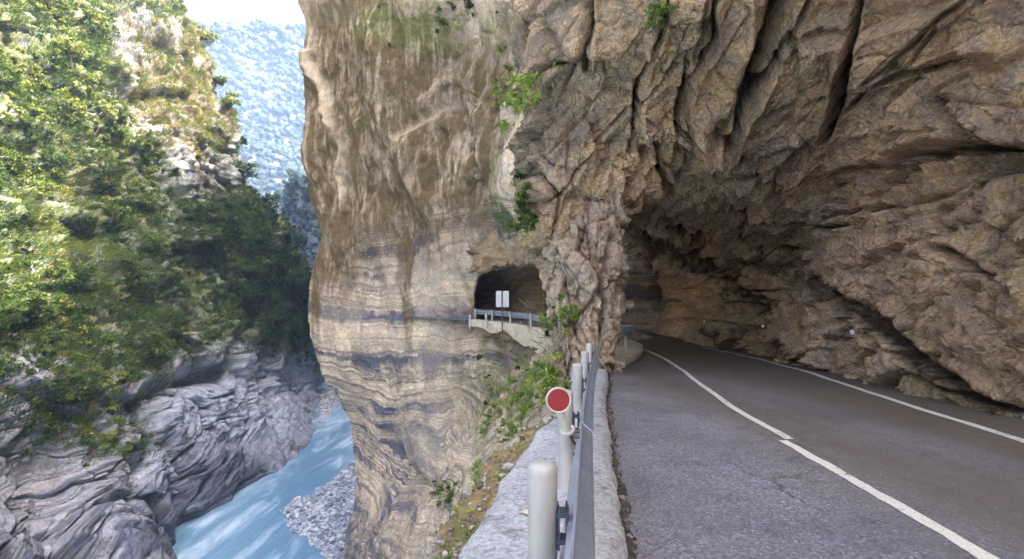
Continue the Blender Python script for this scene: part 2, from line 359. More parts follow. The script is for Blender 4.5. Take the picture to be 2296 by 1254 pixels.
# ------------------------------------------------------------------ main cliff face across the bay (with the gallery window)
SIL = np.array([(-600, 640), (-260, 646), (0, 655), (100, 672), (200, 678), (300, 690), (400, 697), (450, 705), (600, 700), (700, 712), (800, 722), (850, 743),
                (900, 772), (950, 790), (1000, 800), (1050, 812), (1100, 808), (1180, 797), (1254, 786), (1450, 770)], float)
RGT = np.array([(-600, 1290), (780, 1290), (850, 1290), (930, 1285), (1000, 1235), (1060, 1180), (1100, 1130), (1254, 1060), (1450, 1060)], float)
RDP = np.array([(-600, 28), (760, 28), (850, 17), (930, 12), (1010, 11.5), (1090, 13), (1180, 17), (1280, 21), (1450, 24)], float)
rows = [-260, -60, 80, 220, 350, 470, 580, 680, 760, 850, 930, 1010, 1090, 1180, 1280, 1450]
us = [0, .07, .18, .33, .5, .65, .8, .9, 1]
ctrl = []
for py in rows:
    s = np.interp(py, SIL[:, 0], SIL[:, 1]); r = np.interp(py, RGT[:, 0], RGT[:, 1]); rd = np.interp(py, RDP[:, 0], RDP[:, 1])
    line = []
    for u in us:
        d = np.interp(u, [0, .25, .5, .7, .85, 1], [60, 52, 44, 38, 33, 28])
        if py > 1100: d -= 5 * (py - 1100) / 350 * (1 - u)
        if py > 760: d += (rd - 28) * sstep(.45, 1.0, u)
        if u == 0: d += 2.5
        line.append(P(s + u * (r - s), py, d))
    a = line[0]
    line = [a + (-35, 190, 0), a + (4, 62, 0), a + (9, 24, 0), a + (3, 9, 0)] + line
    e_ = line[-1]; line = line + ([e_ + (2.5, -7, -.5), e_ + (5, -22, -3)] if py >= 850 else [e_ + (7, 1, 0), e_ + (14, 1, 0)])
    ctrl.append(line)
ctrl = np.array(ctrl)
b = ctrl[-1]; low = b.copy(); low[:, 2] = -33; low[:, 0] -= 2
top = []
for z, dx in ((60, 3.0), (None, 22.0), (None, 60.0)):
    q = ctrl[0].copy(); q[:, 0] += dx; q[:, 2] = z if z else 66 + .60 * q[:, 1] + (4 if dx > 10 else 0); top.append(q)
mid = ctrl[0].copy(); mid[:, 2] = ctrl[0][:, 2] + 8
ctrl = np.concatenate([[top[2]], [top[1]], [top[0]], ctrl, [low]])
rc = [4, 8, 14] + [34, 44, 44, 40, 36, 36, 32, 34, 36, 34, 34, 34, 38, 36, 20] + [10]
cc = [6, 8, 14, 20] + [30, 40, 52, 56, 54, 50, 34, 34] + [8, 6]
V = patch(ctrl, rc, cc); px, py = proj(V)
HOLE = [(1053, 724), (1055, 690), (1058, 655), (1068, 625), (1084, 609), (1106, 603), (1130, 598), (1146, 594), (1170, 587), (1186, 574), (1200, 562), (1215, 556), (1330, 560), (1330, 742), (1240, 742), (1150, 733), (1100, 726)]
hd = polydist(px, py, HOLE + HOLE[:1]); inside = inpoly(px, py, HOLE)
N = normals(V)
if (N[60, 150] * (np.array([0, 0, 1.45]) - V[60, 150])).sum() < 0: N = -N
# photo-measured strata: layer value at points of the face
L = [(5.45, [(720, 545), (800, 560), (900, 550), (1000, 510), (1060, 490)]), (6.5, [(730, 640), (830, 665), (920, 660), (1030, 640)]),
     (7.2, [(740, 715), (850, 722), (950, 715), (1040, 725)]), (7.8, [(750, 775), (850, 785), (950, 775), (1040, 790)]),
     (8.5, [(745, 830), (800, 850), (860, 880), (930, 885), (1000, 880), (1060, 860)]), (9.3, [(770, 905), (820, 950), (880, 945), (930, 915), (980, 960), (1020, 1005), (1080, 1020)]),
     (10.0, [(800, 970), (850, 1020), (890, 1000), (930, 985), (970, 1040), (1020, 1080), (1090, 1085)]), (11.0, [(810, 1060), (870, 1090), (920, 1110), (960, 1160)]),
     (12.0, [(800, 1150), (860, 1200), (920, 1250)]), (4.0, [(720, 380), (900, 400), (1050, 330)]), (2.2, [(700, 200), (900, 200), (1100, 150)]), (0.3, [(680, 0), (900, 0), (1150, 0)]),
     (6.5, [(1150, 640)]), (8.0, [(1180, 800)]), (9.5, [(1200, 900)]), (14, [(900, 1500)])]
pts = np.array([p for _, l in L for p in l], float) / 300; vals = np.array([v for v, l in L for _ in l])
def tps(a, b):
    r = np.sqrt(((a[:, None] - b[None]) ** 2).sum(-1)) + 1e-9; return r * r * np.log(r)
n = len(pts); A = np.zeros((n + 3, n + 3)); A[:n, :n] = tps(pts, pts) + 0.02 * np.eye(n); A[:n, n] = 1; A[:n, n + 1:] = pts; A[n, :n] = 1; A[n + 1:, :n] = pts.T
w = np.linalg.solve(A, np.concatenate([vals, np.zeros(3)]))
q = np.stack([np.clip(px, 600, 1320), np.clip(py, -60, 1400)], -1).reshape(-1, 2) / 300
strat = (tps(q, pts) @ w[:n] + w[n] + q @ w[n + 1:]).reshape(px.shape)
strat = strat + sstep(820, 1000, py) * 1.0 * fbm(V * np.array([.11, .11, .07]), 2, 78) + .08 * fbm(V * .3, 3, 79)
lower = sstep(430, 640, py + 60 * fbm(V * .12, 3, 3))
oc = np.clip(1.1 * blob(px, py, 800, 230, 210, 310, 0, .6) + .75 * blob(px, py, 990, 330, 170, 240, 0, .6) + .8 * blob(px, py, 740, 520, 60, 160, -8) + .5 * blob(px, py, 1120, 300, 80, 300), 0, 1)
drip = sstep(.05, .55, vnoise(V * np.array([.55, .55, .05]), 9) + .35 * vnoise(V * np.array([1.8, 1.8, .12]), 19)) * (1 - sstep(700, 860, py)) * sstep(430, 520, py)
oc = oc * (1 - .75 * np.exp(-(polydist(px + 5 * fbm(V * .5, 3, 51), py, [(662, 20), (690, 120), (722, 240), (768, 335), (768, 470)]) / 8) ** 2)) * (1 - .6 * np.exp(-(polydist(px, py, [(860, 400), (905, 330), (1010, 230)]) / 9) ** 2))
oc = np.clip(oc + .85 * drip + .35 * blob(px, py, 1150, 860, 150, 160), 0, 1) * (1 - .8 * sstep(900, 1000, py))
band = np.clip(.12 + .95 * sstep(450, 560, py) - .5 * blob(px, py, 1150, 620, 90, 130) - .45 * blob(px, py, 1100, 450, 120, 120) - .7 * blob(px, py, 1190, 900, 80, 150), 0, 1)
band = np.clip(band * (.65 + .5 * sstep(-.5, .4, fbm(V * .13, 3, 77))), 0, 1)
band = np.maximum(band * (1 - .5 * blob(px, py, 1010, 640, 120, 60)), .9 * sstep(1040, 1150, py))
band = np.where(np.abs(strat - 5.5 - .05 * fbm(V * .3, 3, 8)) < .28, 1, band)
strat_o = np.where(np.abs(strat - 5.5) < .0, 5, strat)
mossm = np.clip(.8 * blob(px, py, 1175, 330, 20, 90, 5) + .8 * blob(px, py, 1180, 480, 22, 60) + .75 * blob(px, py, 930, 60, 150, 60) + .8 * blob(px, py, 1160, 900, 100, 130, 30) + .7 * blob(px, py, 1040, 1110, 80, 40), 0, 1)
soot_shade = .34 * blob(px, py, 900, 190, 150, 110) + .25 * blob(px, py, 740, 150, 70, 160) + .35 * blob(px, py, 900, 400, 120, 70, -30) + .35 * blob(px, py, 860, 1240, 110, 120)
wet = sstep(1050, 1200, py)
# relief: broad bulges, vertical fluting, strata ledges, block joints
d = 1.5 * fbm(V * .10, 3, 21) * (1 - .5 * lower)
st3 = np.array([1.0, 1.0, .22])
wv = V + .7 * np.stack([fbm(V * .18, 3, 31), fbm(V * .25, 3, 32), fbm(V * .25, 3, 33)], -1)
dia = np.stack([wv[..., 0] + .35 * wv[..., 2], wv[..., 1], wv[..., 2] * .45 - .3 * wv[..., 0]], -1)
d += .50 * ridged(dia * .17, 3, 22) * (1 - .6 * lower) + .04 * fbm(wv * st3 * 1.2, 4, 23) * (1 - .4 * lower) * sstep(-.6, .5, fbm(V * .15, 2, 29)) + .08 * fbm(V * .9, 4, 30) * (1 - .5 * lower)
bl, be = blocks(wv * np.array([.45, .45, .22]), 40)
d += .38 * bl * (1 - lower) * sstep(980, 1180, px + 50 * fbm(V * .2, 2, 5)) + .05 * bl
d -= .35 * (1 - sstep(0, .10, be)) * sstep(900, 1150, px) * (1 - .5 * lower)
sw = strat + .10 * fbm(V * .5, 3, 24)
led = vnoise(np.stack([sw * 7, sw * 0, sw * 0], -1), 25) + .6 * vnoise(np.stack([sw * 17, sw * 0 + 3, sw * 0], -1), 26)
d += (.13 * sstep(640, 900, py) + .02) * led * sstep(-.5, .6, fbm(V * .2, 2, 28)) + .30 * sstep(760, 960, py) * fbm(V * .28, 4, 34)
d += .055 * fbm(V * 2.6, 4, 27)
edge_w = sstep(0, 26, hd)
# big features seen in the photo
for (pl, wd, dp) in [([(1015, 200), (1040, 280), (1075, 350), (1095, 420), (1110, 500)], 12, .9), ([(840, 430), (880, 360), (945, 290), (1010, 240)], 12, .7), ([(690, 120), (722, 240), (768, 330), (768, 470)], 8, -.8),
                     ([(1145, 20), (1160, 120), (1172, 200), (1180, 330)], 16, 1.0), ([(975, 370), (1000, 300), (985, 430)], 8, .5), ([(1130, 760), (1118, 830), (1110, 900)], 10, .6), ([(905, 860), (880, 950), (860, 1000)], 9, .5),
                     ([(870, 980), (930, 1060), (990, 1130)], 14, .8), ([(1000, 400), (1010, 520)], 10, .4)]:
    dd = polydist(px + 10 * fbm(V * .4, 3, 50), py, pl); d -= dp * np.exp(-(dd / wd) ** 2)
d += .9 * blob(px, py, 940, 960, 90, 70, 30, .7) + .6 * blob(px, py, 1070, 800, 60, 60)
rim = np.exp(-(hd / 16) ** 2) * (~inside); d -= .8 * rim
d = d * np.clip(edge_w + .35, 0, 1)
D = V + N * d[..., None]
D = D + (inside * np.minimum(hd, 14) * .11)[..., None] * np.array([-.10, .95, .10])
keepv = ~(inside & (hd > 6))
keep = keepv[:-1, :-1] & keepv[1:, :-1] & keepv[:-1, 1:] & keepv[1:, 1:]
mossm = mossm * (fbm(V * .8, 3, 60) > -.35)
o = mesh_np('rock_cliff', D.reshape(-1, 3), grid_faces(*V.shape[:2], keep=keep), M['cliff'],
            attrs=dict(strat=strat, band=band, ochre=oc, moss=mossm, soot_shade=soot_shade, pale=np.clip(.9 * blob(px, py, 1166, 150, 12, 60, 5) + .35 * blob(px, py, 1180, 640, 60, 40), 0, 1)), smooth=True)
tag(o, 'tall banded marble cliff stained brown, pierced by the road gallery window', 'cliff', kind='structure')
CLF = (D, N, px, py)

# ------------------------------------------------------------------ overhang: mountain side, ceiling and inner wall of the road gallery
Ys = [-25, -8, 0, 4, 7, 9.5, 12, 14, 17, 22, 28, 33, 40, 50, 62, 66]
S = {-25: [(16, 20), (15.5, 17), (15, 14), (14.6, 11), (14.2, 8), (14, 5), (13.8, 3), (13.5, 0)],
     -8: [(14, 20), (13.5, 17), (12.8, 14), (12.2, 11), (11.6, 8), (11.2, 6), (11, 3), (10.5, 0)],
     0: [(6.5, 18), (6.2, 15.5), (6.8, 13), (7.4, 11), (8.0, 9.3), (8.4, 7), (8.2, 3.5), (7.8, 0)],
     4: [(4.2, 15), (3.9, 12.5), (4.6, 11.0), (5.4, 10.0), (6.6, 8.8), (7.6, 6.4), (7.4, 3), (6.9, 0)],
     7: [(2.8, 13), (2.6, 10.6), (3.6, 9.4), (4.8, 8.6), (6.2, 7.6), (7.4, 5.8), (7.3, 2.8), (6.8, 0)],
     9.5: [(2.0, 12), (1.7, 8.9), (2.9, 7.9), (4.4, 7.3), (6.0, 6.7), (7.2, 5.4), (7.2, 2.6), (6.8, 0)],
     12: [(.95, 12), (.85, 6.4), (2.4, 5.9), (4.3, 6.0), (6.0, 5.7), (7.2, 4.8), (7.4, 2.4), (7.15, 0)],
     14: [(.4, 11), (.62, 3.0), (2.5, 3.9), (4.5, 5.1), (6.3, 4.9), (7.5, 4.1), (7.8, 2.2), (7.6, 0)],
     17: [(.7, 11), (.85, 3.3), (2.9, 3.7), (4.9, 4.25), (6.8, 4.0), (7.9, 3.2), (8.0, 1.8), (7.75, 0)],
     22: [(.9, 11), (1.0, 4.2), (3.0, 3.9), (5.0, 3.8), (7.0, 3.5), (8.0, 2.8), (8.1, 1.6), (7.95, 0)],
     28: [(1.6, 11), (1.5, 4.6), (3.0, 4.5), (4.7, 4.3), (6.4, 4.0), (7.4, 3.2), (7.6, 1.8), (7.3, .1)],
     33: [(3.4, 11), (.9, 4.6), (1.8, 4.8), (3.1, 5.0), (4.6, 4.8), (5.6, 3.9), (5.9, 2.2), (5.7, .4)],
     40: [(0, 11), (-2.6, 4.8), (-1.8, 4.9), (-.3, 5.1), (1.2, 4.9), (2.3, 4.1), (2.7, 2.4), (2.6, .7)],
     50: [(-7, 11), (-10, 4.9), (-9, 5.1), (-7, 5.3), (-5.4, 5.1), (-4.3, 4.2), (-4, 2.5), (-4, .8)],
     62: [(-15, 11), (-18.5, 4.9), (-17.5, 5.1), (-16, 5.3), (-14.4, 5.1), (-13.3, 4.2), (-13, 2.5), (-13, .8)],
     66: [(-15, 5), (-16, 4), (-16, 3.5), (-16, 3.2), (-15.5, 3), (-15, 2.8), (-15, 2.2), (-15, 1.6)]}
ctrl = []
for Y in Ys:
    s = S[Y]; x, z = s[0]
    ins = 0 if Y < 25 else 4
    rz = 66 + .60 * Y
    line = [(45, Y, rz + 5), (8 + ins, Y, rz), (x + 3 + ins, Y, max(z + 8, rz * .62)), (x + 1 + ins * .5, Y, z + 9)] + [(a, Y, c) for a, c in s] + [(s[-1][0] + .1, Y, s[-1][1] - 1.5)]
    ctrl.append(line)
ctrl = np.array(ctrl, float)
rc = [10, 16, 24, 50, 70, 90, 90, 76, 56, 44, 36, 34, 20, 12, 4]
cc = [3, 8, 16, 70, 96, 66, 66, 60, 62, 70, 60, 10]
V = patch(ctrl, rc, cc); px, py = proj(V); N = normals(V)
k0 = np.argmin(np.abs(tparam(rc) - 6.0)); k1 = np.argmin(np.abs(tparam(cc) - 7.0))
if N[k0, k1, 2] > 0: N = -N
vis = (V[..., 1] > 3)
wv = V + .13 * np.stack([fbm(V * .5, 3, 131), fbm(V * .5, 3, 132), fbm(V * .5, 3, 133)], -1)
# strike of the slabs: tilted frame, long blocks falling to the left
ca, sa = math.cos(R(38)), math.sin(R(38))
U = np.stack([wv[..., 0] * ca + wv[..., 2] * sa, wv[..., 1], -wv[..., 0] * sa + wv[..., 2] * ca], -1)
hi = sstep(.30, .62, (420 - py + 120) / 600 + 0)      # upper slabs larger, lower wall finer
Uy = U.copy(); Uy[..., 0] += .22 * V[..., 1]; Uy[..., 2] -= .10 * V[..., 1]
b1, e1 = blocks(Uy * np.array([.42, .13, .50]), 140, .8); b2, e2 = blocks(Uy * np.array([.95, .42, 1.35]), 150, .9); b3, e3 = blocks(U * np.array([2.2, 1.8, 3.4]), 160, 1.1)
b4, e4 = blocks(wv * np.array([5, 5, 6.0]), 170, 1.1)
pitm = sstep(-.4, .5, fbm(V * .7, 3, 125))
d = .16 * fbm(V * .22, 3, 121) + .24 * b1 + .15 * b2 * (1 - .4 * hi) + (.10 * b3 + .045 * b4) * (1 - .55 * hi) * (.35 + .65 * pitm)
d += .05 * fbm(V * 1.6, 5, 122) + .045 * ridged(V * 3.0, 4, 123) * (1 - .4 * hi)
d -= .24 * (1 - sstep(0, .045, e1)) + .10 * (1 - sstep(0, .06, e2)) + .03 * (1 - sstep(0, .1, e3)) * pitm
near = ((V[..., 1] > 6) & (V[..., 1] < 30))
ck = np.zeros_like(px)
wpx = px + 9 * fbm(V * 1.3, 4, 180); wpy = py + 9 * fbm(V * 1.3, 4, 181)
CR = [([(1590, 300), (1667, 204), (1698, 120), (1726, 70), (1745, -40)], 17, .95), ([(1627, 310), (1688, 204), (1759, 97), (1830, -30)], 7, .5),
      ([(1417, 340), (1428, 255), (1453, 153), (1489, 31), (1500, -40)], 5, .4), ([(1479, 420), (1490, 330), (1517, 286), (1550, 179), (1601, 66), (1615, -30)], 6, .55),
      ([(1866, 306), (1893, 210), (1923, 31), (1940, -40)], 9, .55), ([(2030, 296), (2065, 200), (2101, 138), (2160, 20)], 5, .4), ([(1933, 449), (1984, 408), (2020, 357), (2127, 337), (2260, 322)], 9, .6),
      ([(1627, 360), (1720, 352), (1810, 310), (1866, 306)], 6, .4), ([(1351, 640), (1372, 540), (1382, 470), (1410, 400), (1500, 300), (1590, 300)], 9, .6),
      ([(1759, 97), (1830, 72), (1912, 48)], 6, .35), ([(1923, 150), (2004, 158), (2110, 142), (2260, 120)], 7, .4), ([(1320, 150), (1325, 80), (1342, -30)], 6, .4),
      ([(1640, 470), (1740, 500), (1880, 520), (1960, 470)], 6, .35), ([(1430, 520), (1560, 540), (1700, 560), (1800, 590)], 9, .45), ([(2090, 560), (2160, 600), (2240, 660)], 8, .4),
      ([(1600, 590), (1660, 655), (1705, 690)], 13, .45), ([(1850, 650), (1960, 710), (2030, 770), (2120, 850), (2210, 905)], 14, .5), ([(1900, 240), (1960, 190)], 5, .3), ([(1745, 640), (1700, 560)], 5, .3)]
for pl, wd, dp in CR:
    dd = polydist(wpx, wpy, pl); d -= near * dp * np.exp(-(dd / wd) ** 2); ck = np.maximum(ck, near * np.exp(-(dd / (wd * .75)) ** 2))
    d += near * dp * .25 * np.exp(-((dd - wd * 2.2) / (wd * 1.2)) ** 2)
# raised slabs seen in the photo
for pl, up in [([(1455, -40), (1600, -40), (1500, 320), (1440, 330), (1425, 300)], .35), ([(1610, -40), (1700, -40), (1690, 110), (1590, 300), (1520, 290)], .25),
               ([(1790, 90), (1905, 60), (1870, 290), (1780, 280)], .30), ([(1925, 60), (2300, -80), (2300, 130), (2000, 160), (1925, 145)], .40), ([(1925, 170), (2080, 155), (2020, 300), (1930, 300)], .18),
               ([(1630, 365), (1780, 320), (1860, 330), (1850, 380), (1640, 440)], .22), ([(2000, 300), (2110, 150), (2260, 140), (2260, 300)], .15)]:
    m = inpoly(wpx, wpy, pl); dd = polydist(wpx, wpy, pl + pl[:1]); d += near * up * m * sstep(0, 10, dd)
D = V + N * d[..., None]
strat = (U[..., 2] * .8 + .25 * fbm(V * .4, 3, 190))
face = sstep(3.6, 1.2, V[..., 0]) if False else 1 - sstep(1.2, 3.6, V[..., 0])
band = np.clip(.10 + .35 * face + .5 * blob(px, py, 1700, 280, 110, 90, 20) + .3 * blob(px, py, 1650, 330, 60, 40), 0, .8)
oc = np.clip(.35 * fbm(V * .35, 3, 191) + .15 + .35 * blob(px, py, 1850, 180, 60, 90) + .3 * blob(px, py, 1690, 390, 60, 30), 0, .6)
mo = .7 * blob(px, py, 1790, 130, 14, 60, -20) + .6 * blob(px, py, 1195, 470, 10, 120) + .3 * blob(px, py, 1180, 300, 15, 120)
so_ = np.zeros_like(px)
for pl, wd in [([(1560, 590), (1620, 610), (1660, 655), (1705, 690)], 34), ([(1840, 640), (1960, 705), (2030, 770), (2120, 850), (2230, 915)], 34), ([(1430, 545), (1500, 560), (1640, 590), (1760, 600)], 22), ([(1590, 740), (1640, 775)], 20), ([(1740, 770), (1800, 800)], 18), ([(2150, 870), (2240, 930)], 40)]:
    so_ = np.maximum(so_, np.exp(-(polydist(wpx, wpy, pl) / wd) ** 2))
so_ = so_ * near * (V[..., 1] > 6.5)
ov = mesh_np('rock_overhang', D.reshape(-1, 3), grid_faces(*V.shape[:2]), M['roof'], attrs=dict(strat=strat, band=band, ochre=oc, moss=mo, soot_shade=np.clip(np.maximum(so_ * .62, .75 * ck) + .42 * (1 - sstep(0, .05, e1)) + .28 * (1 - sstep(0, .06, e2)) + .15 * (1 - sstep(0, .1, e3)), 0, .85)), smooth=False)  # crack lines get shade painted into the colour, besides the soot patches
tag(ov, 'rough brown rock ceiling and inner wall hanging over the road', 'rock overhang', kind='structure')
OVH = (D, N, px, py)

# ------------------------------------------------------------------ rock pillar between gallery window and road
zz = np.array([-7, -3, -1, 0, .8, 1.5, 2.5, 3.4, 4.4, 5.6]); cxs = [1.3, 1.5, 1.65, 1.72, 1.76, 1.82, 1.82, 1.80, 1.85, 2.0]; aa = [2.3, 1.35, .88, .74, .76, .80, .88, .92, .80, .5]; bb = [2.6, 2.2, 1.9, 1.7, 1.6, 1.55, 1.5, 1.35, 1.0, .6]
zd = np.linspace(-7, 5.6, 330); th = np.linspace(0, 2 * np.pi, 420, endpoint=False)
cxd, ad, bd = [np.interp(zd, zz, a)[:, None] for a in (cxs, aa, bb)]
ct, st = np.cos(th)[None], np.sin(th)[None]
V = np.stack([cxd + ad * np.sign(ct) * np.abs(ct) ** .8, 14.1 + bd * np.sign(st) * np.abs(st) ** .8, np.broadcast_to(zd[:, None], (330, 420))], -1)
N = V - np.stack([np.broadcast_to(cxd, (330, 420)), np.full((330, 420), 14.1), V[..., 2]], -1); N /= np.linalg.norm(N, axis=-1, keepdims=True)
wv = V + .08 * np.stack([fbm(V * .8, 3, 231), fbm(V * .8, 3, 232), fbm(V * .8, 3, 233)], -1); wv[..., 0] += .25 * V[..., 2]
b1, e1 = blocks(wv * np.array([1.3, 1.1, .75]), 240, 1.0); b2, e2 = blocks(wv * np.array([3.4, 3.0, 1.7]), 250, 1.0); b3, e3 = blocks(wv * 7, 260, 1.1)
d = .16 * b1 + .09 * b2 + .03 * b3 + .05 * fbm(V * 2, 4, 221) - .10 * (1 - sstep(0, .1, e1)) - .05 * (1 - sstep(0, .1, e2))
px, py = proj(V)
for pl, wd, dp in [([(1351, 640), (1358, 700), (1362, 800)], 8, .3), ([(1372, 540), (1351, 640)], 8, .3), ([(1262, 600), (1290, 680), (1280, 760)], 6, .2)]:
    d -= (V[..., 1] < 14) * dp * np.exp(-(polydist(px + 6 * fbm(V * 2, 3, 8), py, pl) / wd) ** 2)
D = V + N * d[..., None]
pil = mesh_np('rock_pillar', D.reshape(-1, 3), grid_faces(330, 420, wrap=True), M['pillar'], attrs=dict(strat=wv[..., 2] * 1.2, band=np.full(px.shape, .25), ochre=np.clip(.05 + .4 * fbm(V * .6, 3, 2), 0, .5), moss=.6 * blob(px, py, 1200, 560, 20, 120), soot_shade=np.clip(.05 + .45 * (1 - sstep(0, .06, e1)) + .3 * (1 - sstep(0, .08, e2)), 0, .8)), smooth=False)  # joints between blocks darkened with painted crevice shade
tag(pil, 'narrow cracked rock pillar standing at the roadside between the gallery window and the tunnel', 'rock pillar', kind='structure')

# ------------------------------------------------------------------ opposite gorge wall
GS = np.array([(-500, 290), (-60, 350), (0, 372), (80, 422), (200, 478), (290, 520), (380, 525), (420, 548), (470, 600), (540, 635), (600, 660), (660, 688), (720, 703), (790, 716), (860, 714),
               (900, 712), (950, 690), (1000, 662), (1035, 640), (1060, 600), (1100, 530), (1140, 460), (1180, 402), (1254, 395), (1400, 388)], float)
GD = {-500: [85, 92, 100, 115, 130, 150], -60: [70, 78, 88, 100, 115, 130], 100: [66, 75, 86, 98, 112, 128], 270: [60, 70, 82, 97, 112, 130], 400: [57, 67, 80, 95, 112, 135], 500: [55, 65, 78, 95, 118, 145],
      620: [53, 63, 76, 95, 125, 165], 720: [52, 61, 74, 92, 125, 190], 800: [50, 58, 70, 90, 125, 215], 860: [49, 56, 68, 86, 122, 235], 905: [48, 55, 66, 84, 118, 188], 950: [47, 54, 64, 82, 112, 155],
      1000: [46, 53, 62, 79, 104, 130], 1040: [46, 52, 61, 76, 96, 115], 1090: [45, 51, 58, 70, 86, 100.5], 1140: [44, 50, 55, 63, 77, 89], 1180: [44, 48, 53, 58, 66, 82], 1254: [43, 47, 51, 55, 60, 71], 1400: [40, 44, 47, 50, 53, 56]}
gw = [0, .2, .4, .6, .8, 1]
ctrl = []
for pyy, ds in GD.items():
    s = np.interp(pyy, GS[:, 0], GS[:, 1])
    line = [P(-200 + w_ * (s + 200), pyy, dd) for w_, dd in zip(gw, ds)]
    a = line[-1]
    if pyy < 880: line += [a + (-8, 14, 0), a + (-40, 50, 0)]
    else: line += [a + (0, 1, -3), a + (-4, 5, -9)]
    near_ = line[0]; line = [near_ + (8, -60, 0), near_ + (2, -22, 0)] + line
    ctrl.append(line)
ctrl = np.array(ctrl); t0 = ctrl[0].copy(); t0[:, 0] -= 30; t0[:, 2] += 45; bt = ctrl[-1].copy(); bt[:, 2] = -36
ctrl = np.concatenate([[t0], ctrl, [bt]])
rc = [10, 40, 36, 40, 36, 28, 34, 30, 26, 22, 18, 18, 20, 18, 20, 20, 18, 28, 34, 10]
cc = [6, 16, 60, 66, 66, 70, 76, 16, 8]
V = patch(ctrl, rc, cc); px, py = proj(V); N = normals(V)
i0, j0 = V.shape[0] // 2, V.shape[1] // 2
if N[i0, j0, 0] < 0: N = -N
wv = V + 1.8 * np.stack([fbm(V * .07, 3, 331), fbm(V * .09, 3, 332), fbm(V * .09, 3, 333)], -1)
# foliation of the washed marble dips to the lower left in the picture
rot = R(6); U = np.stack([wv[..., 1], wv[..., 0], wv[..., 2] * math.cos(rot) - wv[..., 1] * math.sin(rot)], -1)
washed = sstep(730, 860, py + 40 * fbm(V * .1, 3, 340))
d = 2.6 * fbm(V * .045, 4, 321) + 1.0 * (1 - .6 * washed) * ridged(wv * np.array([.13, .13, .09]), 4, 322)
b1, e1 = blocks(U * np.array([.06, .12, .16]), 350); b2, e2 = blocks(U * np.array([.16, .3, .45]), 360); b3, e3 = blocks(wv * np.array([.7, .7, .8]), 370)
d += 1.2 * b1 + .6 * b2 * (1 - .7 * washed) + .30 * b3 * (1 - .75 * washed) - 1.0 * (1 - sstep(0, .08, e1)) - .35 * (1 - sstep(0, .08, e2))
fol = vnoise(np.stack([U[..., 2] * 1.1, U[..., 0] * .05, U[..., 1] * .05], -1), 380) + .6 * vnoise(np.stack([U[..., 2] * 2.6, U[..., 0] * .1, U[..., 1] * .1], -1), 381)
d += .24 * fol * washed + .25 * washed * fbm(np.stack([U[..., 2] * .5, U[..., 0] * .12, U[..., 1] * .25], -1), 5, 382) + .26 * (1 - .5 * washed) * fbm(V * .8, 5, 323)
for pl, wd, dp in [([(395, 1260), (400, 1130), (365, 1040), (330, 960), (350, 880), (420, 850), (500, 830), (540, 720), (560, 690)], 22, 3.2), ([(640, 1040), (615, 960), (600, 900), (640, 850), (648, 790)], 9, 2.2), ([(330, 110), (345, 190), (300, 300)], 22, 1.6),
                   ([(100, 900), (200, 960), (260, 1050), (250, 1180)], 12, 1.6), ([(380, 560), (440, 660), (470, 760)], 16, 2.0), ([(665, 880), (672, 940)], 8, 2.0)]:
    dd = polydist(px + 12 * fbm(V * .12, 3, 390), py + 8 * fbm(V * .12, 3, 391), pl); d -= dp * np.exp(-(dd / wd) ** 2)
d += 3.0 * blob(px, py, 500, 960, 120, 90, -20, .8) + 2.4 * blob(px, py, 250, 1120, 110, 130, 30, .7) + 1.6 * blob(px, py, 660, 1000, 30, 60)
edge = np.clip((1 - np.abs(tparam(cc)[None] - 7.0) * 1.0), 0, 1) * (py > 880)
d *= (1 - .75 * edge)
D = V + N * d[..., None]
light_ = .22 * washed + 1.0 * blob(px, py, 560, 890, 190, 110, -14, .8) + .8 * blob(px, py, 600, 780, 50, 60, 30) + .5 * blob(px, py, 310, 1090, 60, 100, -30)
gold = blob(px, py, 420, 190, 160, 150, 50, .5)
gm = M['gorge']
o = mesh_np('gorge_wall', D.reshape(-1, 3), grid_faces(*V.shape[:2]), gm, attrs=dict(strat=U[..., 2] * .34, band=np.clip(.25 + .75 * washed, 0, 1), ochre=np.clip(.5 * gold + .45 * (1 - washed) * sstep(-.4, .4, fbm(V * .1, 3, 345)), 0, .8), moss=.95 * (1 - washed) * (1 - .85 * np.clip(blob(px, py, 450, 300, 100, 170, -10) + blob(px, py, 400, 170, 140, 170, -28) + blob(px, py, 290, 110, 50, 90), 0, 1)), soot_shade=.08 * washed + .2 * blob(px, py, 420, 650, 80, 90), pale=np.clip(light_, 0, 1)), smooth=False)
tag(o, 'steep grey marble gorge wall overgrown with grass and shrubs across the river', 'gorge wall', kind='structure')
GW = (D, N, px, py, washed, gold)

# ------------------------------------------------------------------ river, gravel bars, valley floor
t = NT('river_water')
tc = t.mapv(t.co, (.085, .016, 1), (0, 0, R(-16)))
wv_ = t.vadd(tc, t.vscale(t.noise(tc, 2.0, 4, col=True), .35))
fo = t.noise(wv_, 3.0, 6, .6, .5); fo2 = t.noise(t.mapv(wv_, (1.0, .35, 1)), 9, 5, .6, .6)
foam = t.math('MULTIPLY', t.ramp(fo, [(.47, 0.0), (.63, 1.0)]), t.ramp(fo2, [(.35, .25), (.65, 1.0)]))
c = t.mix(t.ramp(t.noise(None, .03, 4), [(.35, 0.0), (.65, 1.0)]), (.115, .245, .365), (.19, .33, .44))
c = t.mix(t.math('MULTIPLY', foam, .9), c, (.62, .74, .84))
M['water'] = t.out(c, t.mix(foam, (.28,) * 3, (.6,) * 3), t.bump(t.math('ADD', t.noise(t.mapv(t.co, (1, .45, 1), (0, 0, R(-22))), .5, 5), t.math('MULTIPLY', fo2, .6)), .25), .5)
W_Z = -30.0
xs = np.linspace(-190, 20, 60); ysr = np.concatenate([np.linspace(-80, 60, 20), np.linspace(62, 420, 120)])
